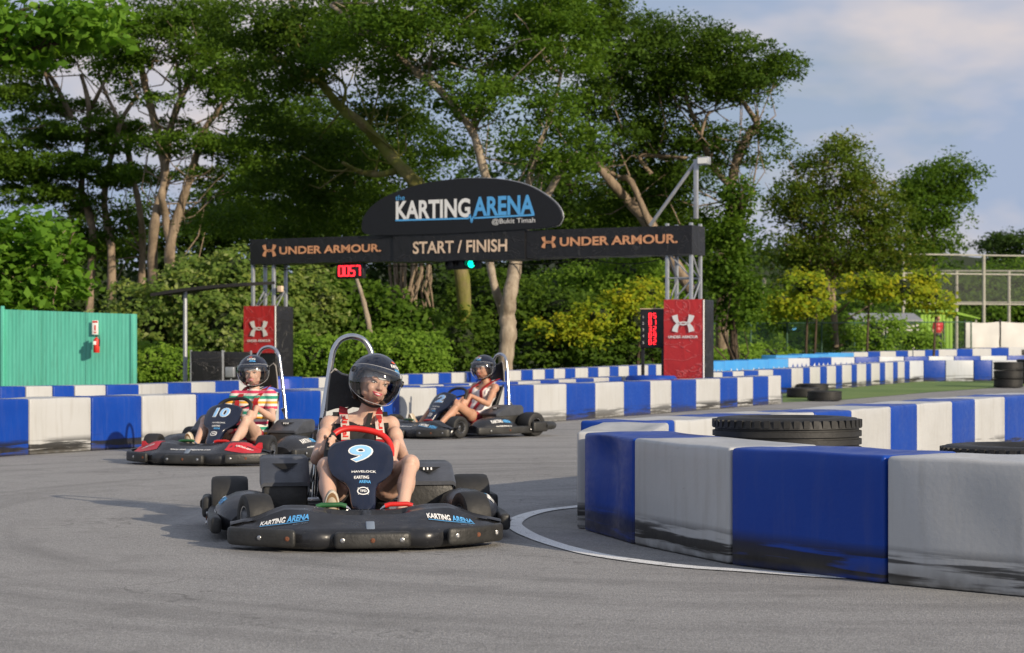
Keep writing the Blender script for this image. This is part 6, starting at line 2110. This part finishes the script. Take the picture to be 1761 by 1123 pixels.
    def keep_torso(p):
        q = (p - ch)
        h = q.dot(lean)
        front = -(rc.to_3x3().inverted() @ q).y
        xx = (rc.to_3x3().inverted() @ q).x
        lim = spec.get('cut', .06) - (.035 * math.exp(-(xx / .07) ** 2) if front > 0 else -.0)
        return h < lim
    if spec.get('sleeves'):
        for side in ('L', 'R'):
            s0, e0 = V_('sh' + side), V_('el' + side)
            inf.ell(s0, (.066 * g, .066 * g, .068 * g))
            inf.capsule(s0, s0.lerp(e0, .48), .060 * g, .056 * g)
        inf.capsule(shl.lerp(shr, .12), shr.lerp(shl, .12), .060, .060)
        inf.ell(ch + rc @ Vector((0, .01, .07)), (.158 * g, .084, .078), rc)
        inf.capsule(nk + Vector((0, .0, -.05)), nk + Vector((0, .0, .0)), .064, .058)
    top = remesh(inf, spec.get('top_name', 'tank_top'), MAT[spec['top']], .008, P, 6, keep_torso if not spec.get('sleeves') else (lambda p: (p - nk).dot(lean) < .012))
    md = top.modifiers.new('thick', 'SOLIDIFY'); md.thickness = .004; md.offset = 1
    so_ = remesh(sh, 'shorts', MAT[spec['shorts']], .009, P, 5)
    tt = BVHTree.FromPolygons([v.co.copy() for v in top.data.vertices], [tuple(p.vertices) for p in top.data.polygons])
    def front(x, z, lift=.006):
        """nearest surface seen from the front at x, z"""
        best = None
        for tr in (bt, tt):
            h_ = tr.ray_cast(Vector((x, pel.y - .42 if z < .3 else ch.y - .30, z)), Vector((0, 1, 0)), .8)
            if h_[0] is not None and (best is None or h_[0].y < best.y): best = h_[0]
        if best is None: best = Vector((x, ch.y, z))
        return best + Vector((0, -lift, 0))
    def ribbon(name, mat, path, width, lift=.006, parent=P):
        V = []; F = []
        m = len(path)
        P3 = [front(x, z, lift) if len(q) == 2 else Vector(q) for q in path for (x, z) in [(q[0], q[-1])]]
        P3 = catmull(P3, 4)
        for i, p in enumerate(P3):
            t = (P3[min(i + 1, len(P3) - 1)] - P3[max(i - 1, 0)]).normalized()
            nn = Vector((0, -1, .25)); sd = t.cross(nn).normalized() * width / 2
            nn = sd.cross(t).normalized()
            if nn.y > 0: nn = -nn
            V += [p - sd, p + sd, p + sd + nn * .004, p - sd + nn * .004]
        for i in range(len(P3) - 1):
            for a in range(4):
                b = (a + 1) % 4
                F.append((i * 4 + a, i * 4 + b, i * 4 + 4 + b, i * 4 + 4 + a))
        o_ = MB().add(V, F).obj(name, mat, parent, smooth=30)
        ribbon.path = P3
        return o_
    # shoulder straps of the top
    if spec.get('straps'):
        for s, q in ((-1, shl), (1, shr)):
            bx = nk.x + (q.x - nk.x) * .76
            ribbon('top_strap', MAT[spec['top']], [(bx - s * .0, ch.z + .01), (bx, ch.z + .05), (bx, ch.z + .085), (bx, nk.y + .02, nk.z + .028)], .045, .005)
    # harness
    if spec.get('harness'):
        for s, q in ((-1, shl), (1, shr)):
            bx = nk.x + (q.x - nk.x) * .56
            w = .048
            hb = ribbon('harness', MAT['belt'], [(nk.x + s * .045, pel.z + .05), (nk.x + s * .058, sp.z), (bx * .9 + nk.x * .1, ch.z - .06), (bx, ch.z + .01), (bx, ch.z + .06), (bx, nk.y - .02, nk.z + .012), (bx, nk.y + .04, nk.z + .035), (bx * .8, nk.y + .14, nk.z + .05)], w, .012)
            if spec.get('pads'):
                hp_ = [q_ + Vector((0, -.006, .003)) for q_ in ribbon.path if q_.z > ch.z - .005 and q_.y < nk.y + .01]
                ribbon('harness_pad', MAT['belt_white'], [tuple(q_) for q_ in hp_[::2]], .046, .0, hb)
                q2 = text_mesh('birel', .085, .030, .03)
                tb = BVHTree.FromPolygons([v.co.copy() for v in hb.children[0].data.vertices], [tuple(p.vertices) for p in hb.children[0].data.polygons])
                cc = hp_[len(hp_) // 2]
                decal(q2, tb, cc, (0, .25 * -1, 1) if s > 0 else (0, .25, -1), (-1, 0, 0) if s > 0 else (1, 0, 0), .003, 0).obj('lettering', MAT['txt_red'], hb, smooth=False, fix=False)
        if spec.get('pads'):
            ribbon('helmet_strap', MAT['black_cloth'], [(nk.x + .045, nk.y - .055, nk.z + .03), (nk.x + .015, ch.z + .07), (nk.x - .03, ch.z + .02), (nk.x - .07, ch.z - .04)], .026, .008)
            MB().rbox(front(nk.x + .01, ch.z - .045, .012), (.06, .02, .045), .006, 2).obj('buckle', MAT['red_grip'], P)
    # ---- shoes
    for side in ('L', 'R'):
        a0, toe = V_('ank' + side), V_('toe' + side)
        d = (toe - a0)
        ln_ = .235
        heel = V_('heel' + side)
        ax = (toe - heel).normalized()
        upv = (a0 - heel); upv = (upv - ax * upv.dot(ax)).normalized()
        sd = ax.cross(upv)
        Ms = Matrix((sd, ax, upv)).transposed().to_4x4(); Ms.translation = heel
        so2 = link('shoe', None, P)
        def outl(q, n=26):
            pts = []
            for i in range(n):
                t = 2 * math.pi * i / n
                yy = .115 + .125 * math.sin(t)
                ww = (.034 + .012 * max(0, math.sin(t - .2))) * q
                pts.append((ww * math.cos(t), .115 + (yy - .115) * (1 - (1 - q) * .3)))
            return pts
        def slab(q, z0, z1, nm, mat):
            pts = outl(q)
            n = len(pts)
            kk = MB()
            kk.add([Ms @ Vector((x, y - .02, z0)) for x, y in pts] + [Ms @ Vector((x, y - .02, z1)) for x, y in pts],
                   [tuple(range(n - 1, -1, -1)), tuple(range(n, 2 * n))] + [(i, (i + 1) % n, n + (i + 1) % n, n + i) for i in range(n)])
            return kk.obj(nm, mat, so2, smooth=40)
        slab(1.0, -.018, .006, 'sole_rim', MAT['shoe_rim'])
        slab(.86, -.021, -.017, 'sole', MAT['shoe_sole'])
        up2 = MB()
        up2.ell((0, 0, 0), (.040, .085, .045), nu=18, nv=12); up2.v = [tuple(Ms @ (Vector(v) + Vector((0, .14, .012)))) for v in up2.v]
        u3 = MB(); u3.ell((0, 0, 0), (.037, .065, .07), nu=18, nv=12); u3.v = [tuple(Ms @ (Vector(v) + Vector((0, .035, .03)))) for v in u3.v]
        up2.merge(u3)
        remesh(up2, 'upper', MAT['shoe_cloth'], .008, so2, 4)
    return P
MAT['visor_edge'] = simple('visor_edge', (.45, .46, .48), .25)
MAT['led_spot'] = simple('orange_spot', (.65, .09, .03), .5)

# ---- kart nine and its driver, nearest the camera
K9, M9, rim9 = make_kart('9', 'black kart number nine, nearest the camera, with a red steering wheel', (-.895, 11.05, .004), R(8.3), {'steer': R(15), 'turn': R(10), 'grip': 'red'})
J9 = dict(pelvis=(.01, -.27, .185), spine=(.025, -.20, .33), chest=(.043, -.135, .475), neck=(.055, -.10, .60), head=(.118, -.165, .785),
          shL=(-.125, -.115, .560), shR=(.212, -.115, .556), elL=(-.205, -.32, .385), elR=(.262, -.33, .395), handL=(-.185, -.535, .440), handR=(.205, -.535, .475),
          gripL=R(170), gripR=R(-8), curlL=1, curlR=-1, thumbL=-1, thumbR=1,
          hipL=(-.085, -.30, .165), hipR=(.105, -.30, .165), kneeL=(-.172, -.73, .365), kneeR=(.262, -.735, .375), ankL=(-.165, -1.02, .115), ankR=(.185, -1.03, .12),
          toeL=(-.165, -1.135, .275), heelL=(-.168, -1.085, .055), toeR=(.17, -1.20, .14), heelR=(.18, -1.0, .05), yaw=R(17), roll=R(17), pitch=R(-1))
driver('woman in a black tank top and dark visor helmet driving kart nine', K9, rim9, J9, dict(skin='skin_a', top='black_cloth', shorts='black_cloth', straps=True, harness=True, pads=True, voxel=.0055, short_len=.22, cut=.085))
# ---- kart ten
p10 = solve(420, 792)
K10, M10, rim10 = make_kart('10', 'black kart number ten with red nose patches, on the left', (-2.31, 18.35, .004), R(-18), {'red_patches': True, 'hoop': .97, 'steer': R(6), 'turn': R(-6), 'grip': 'black'})
J10 = dict(J9); J10.update(chest=(.0, -.135, .475), neck=(-.02, -.10, .60), head=(-.04, -.09, .775), shL=(-.195, -.115, .556), shR=(.145, -.115, .560), elL=(-.245, -.30, .37), elR=(.25, -.30, .37), kneeL=(-.20, -.73, .35), kneeR=(.20, -.735, .36), yaw=R(12), roll=R(-2), pitch=R(0), spine=(.01, -.20, .33))
driver('woman in a striped multicolour tee and red shorts driving kart ten', K10, rim10, J10, dict(skin='skin_a', top='stripes', top_name='striped_tee', shorts='shorts_red', sleeves=True, harness=True, voxel=.008, short_len=.3, cloth_off=.010, sticker=(R(5), R(46))))
# ---- kart two
K2, M2, rim2 = make_kart('2', 'black kart number two, farthest of the three, seen from its side', (-.24, 23.6, .004), R(-46), {'web': True, 'hoop': .91, 'steer': R(4), 'turn': R(0), 'grip': 'black'})
J2 = dict(J10); J2.update(chest=(.02, -.135, .475), neck=(.01, -.10, .60), head=(.0, -.14, .775), shL=(-.165, -.115, .560), shR=(.178, -.115, .556), yaw=R(8), roll=R(-3))
driver('woman in a white and red vest driving kart two', K2, rim2, J2, dict(skin='skin_b', top='vest_white', top_name='vest', shorts='shorts_red', straps=True, harness=True, voxel=.009, short_len=.25, cut=.05, sticker=(R(5), R(46))))

# ---- two people far behind the fence on the right
def bystander(label, px, py_feet, Y, top, bottom, ht=1.65):
    p = gpt(px, Y)
    e = empty('person', p, R(20), label, 'person', 'people behind the far fence')
    k = MB(); u = ht / 1.65
    k.capsule((-.09, 0, .05), (-.08, 0, .80), .05, .075); k.capsule((.09, 0, .05), (.08, 0, .80), .05, .075)
    k.ell((0, 0, .92), (.15, .11, .13)); k.ell((0, 0, 1.12), (.14, .10, .18)); k.ell((0, 0, 1.28), (.17, .10, .13))
    for s_ in (-1, 1):
        k.capsule((s_ * .17, 0, 1.33), (s_ * .22, .02, 1.06), .045, .038); k.capsule((s_ * .22, .02, 1.06), (s_ * .2, -.12, .86), .037, .028); k.ell((s_ * .2, -.14, .82), (.03, .03, .05))
        k.capsule((s_ * .085, .0, .05), (s_ * .09, -.14, .04), .04, .035)
    k.capsule((0, 0, 1.36), (0, -.01, 1.46), .048, .045); k.ell((0, -.01, 1.54), (.07, .088, .11)); k.capsule((0, -.09, 1.54), (0, -.11, 1.51), .012, .014)
    k.v = [(a * u, b * u, c * u) for a, b, c in k.v]
    remesh(k, 'body', MAT['skin_b'], .016, e, 3)
    t = MB(); t.ell((0, 0, 1.10), (.155, .115, .19)); t.ell((0, 0, 1.27), (.182, .115, .135))
    for s_ in (-1, 1): t.capsule((s_ * .17, 0, 1.33), (s_ * .2, .01, 1.17), .06, .055)
    t.v = [(a * u, b * u, c * u) for a, b, c in t.v]
    remesh(t, 'shirt', MAT[top], .018, e, 3)
    t = MB(); t.ell((0, 0, .90), (.165, .125, .13)); t.capsule((-.09, 0, .3), (-.08, 0, .82), .075, .09); t.capsule((.09, 0, .3), (.08, 0, .82), .075, .09)
    t.v = [(a * u, b * u, c * u) for a, b, c in t.v]
    remesh(t, 'trousers', MAT[bottom], .018, e, 3)
    h = MB().ell((0, .012 * u, 1.565 * u), (.078 * u, .09 * u, .1 * u)); h.obj('hair', MAT['eye_dark'], e)
bystander('person in a blue shirt standing behind the far fence among the bushes', 1359, 605, 70.5, 'txt_blue', 'dark_metal')
bystander('person in a red shirt standing behind the far fence by the lime hut', 1613, 600, 76.0, 'red_panel', 'dark_metal')
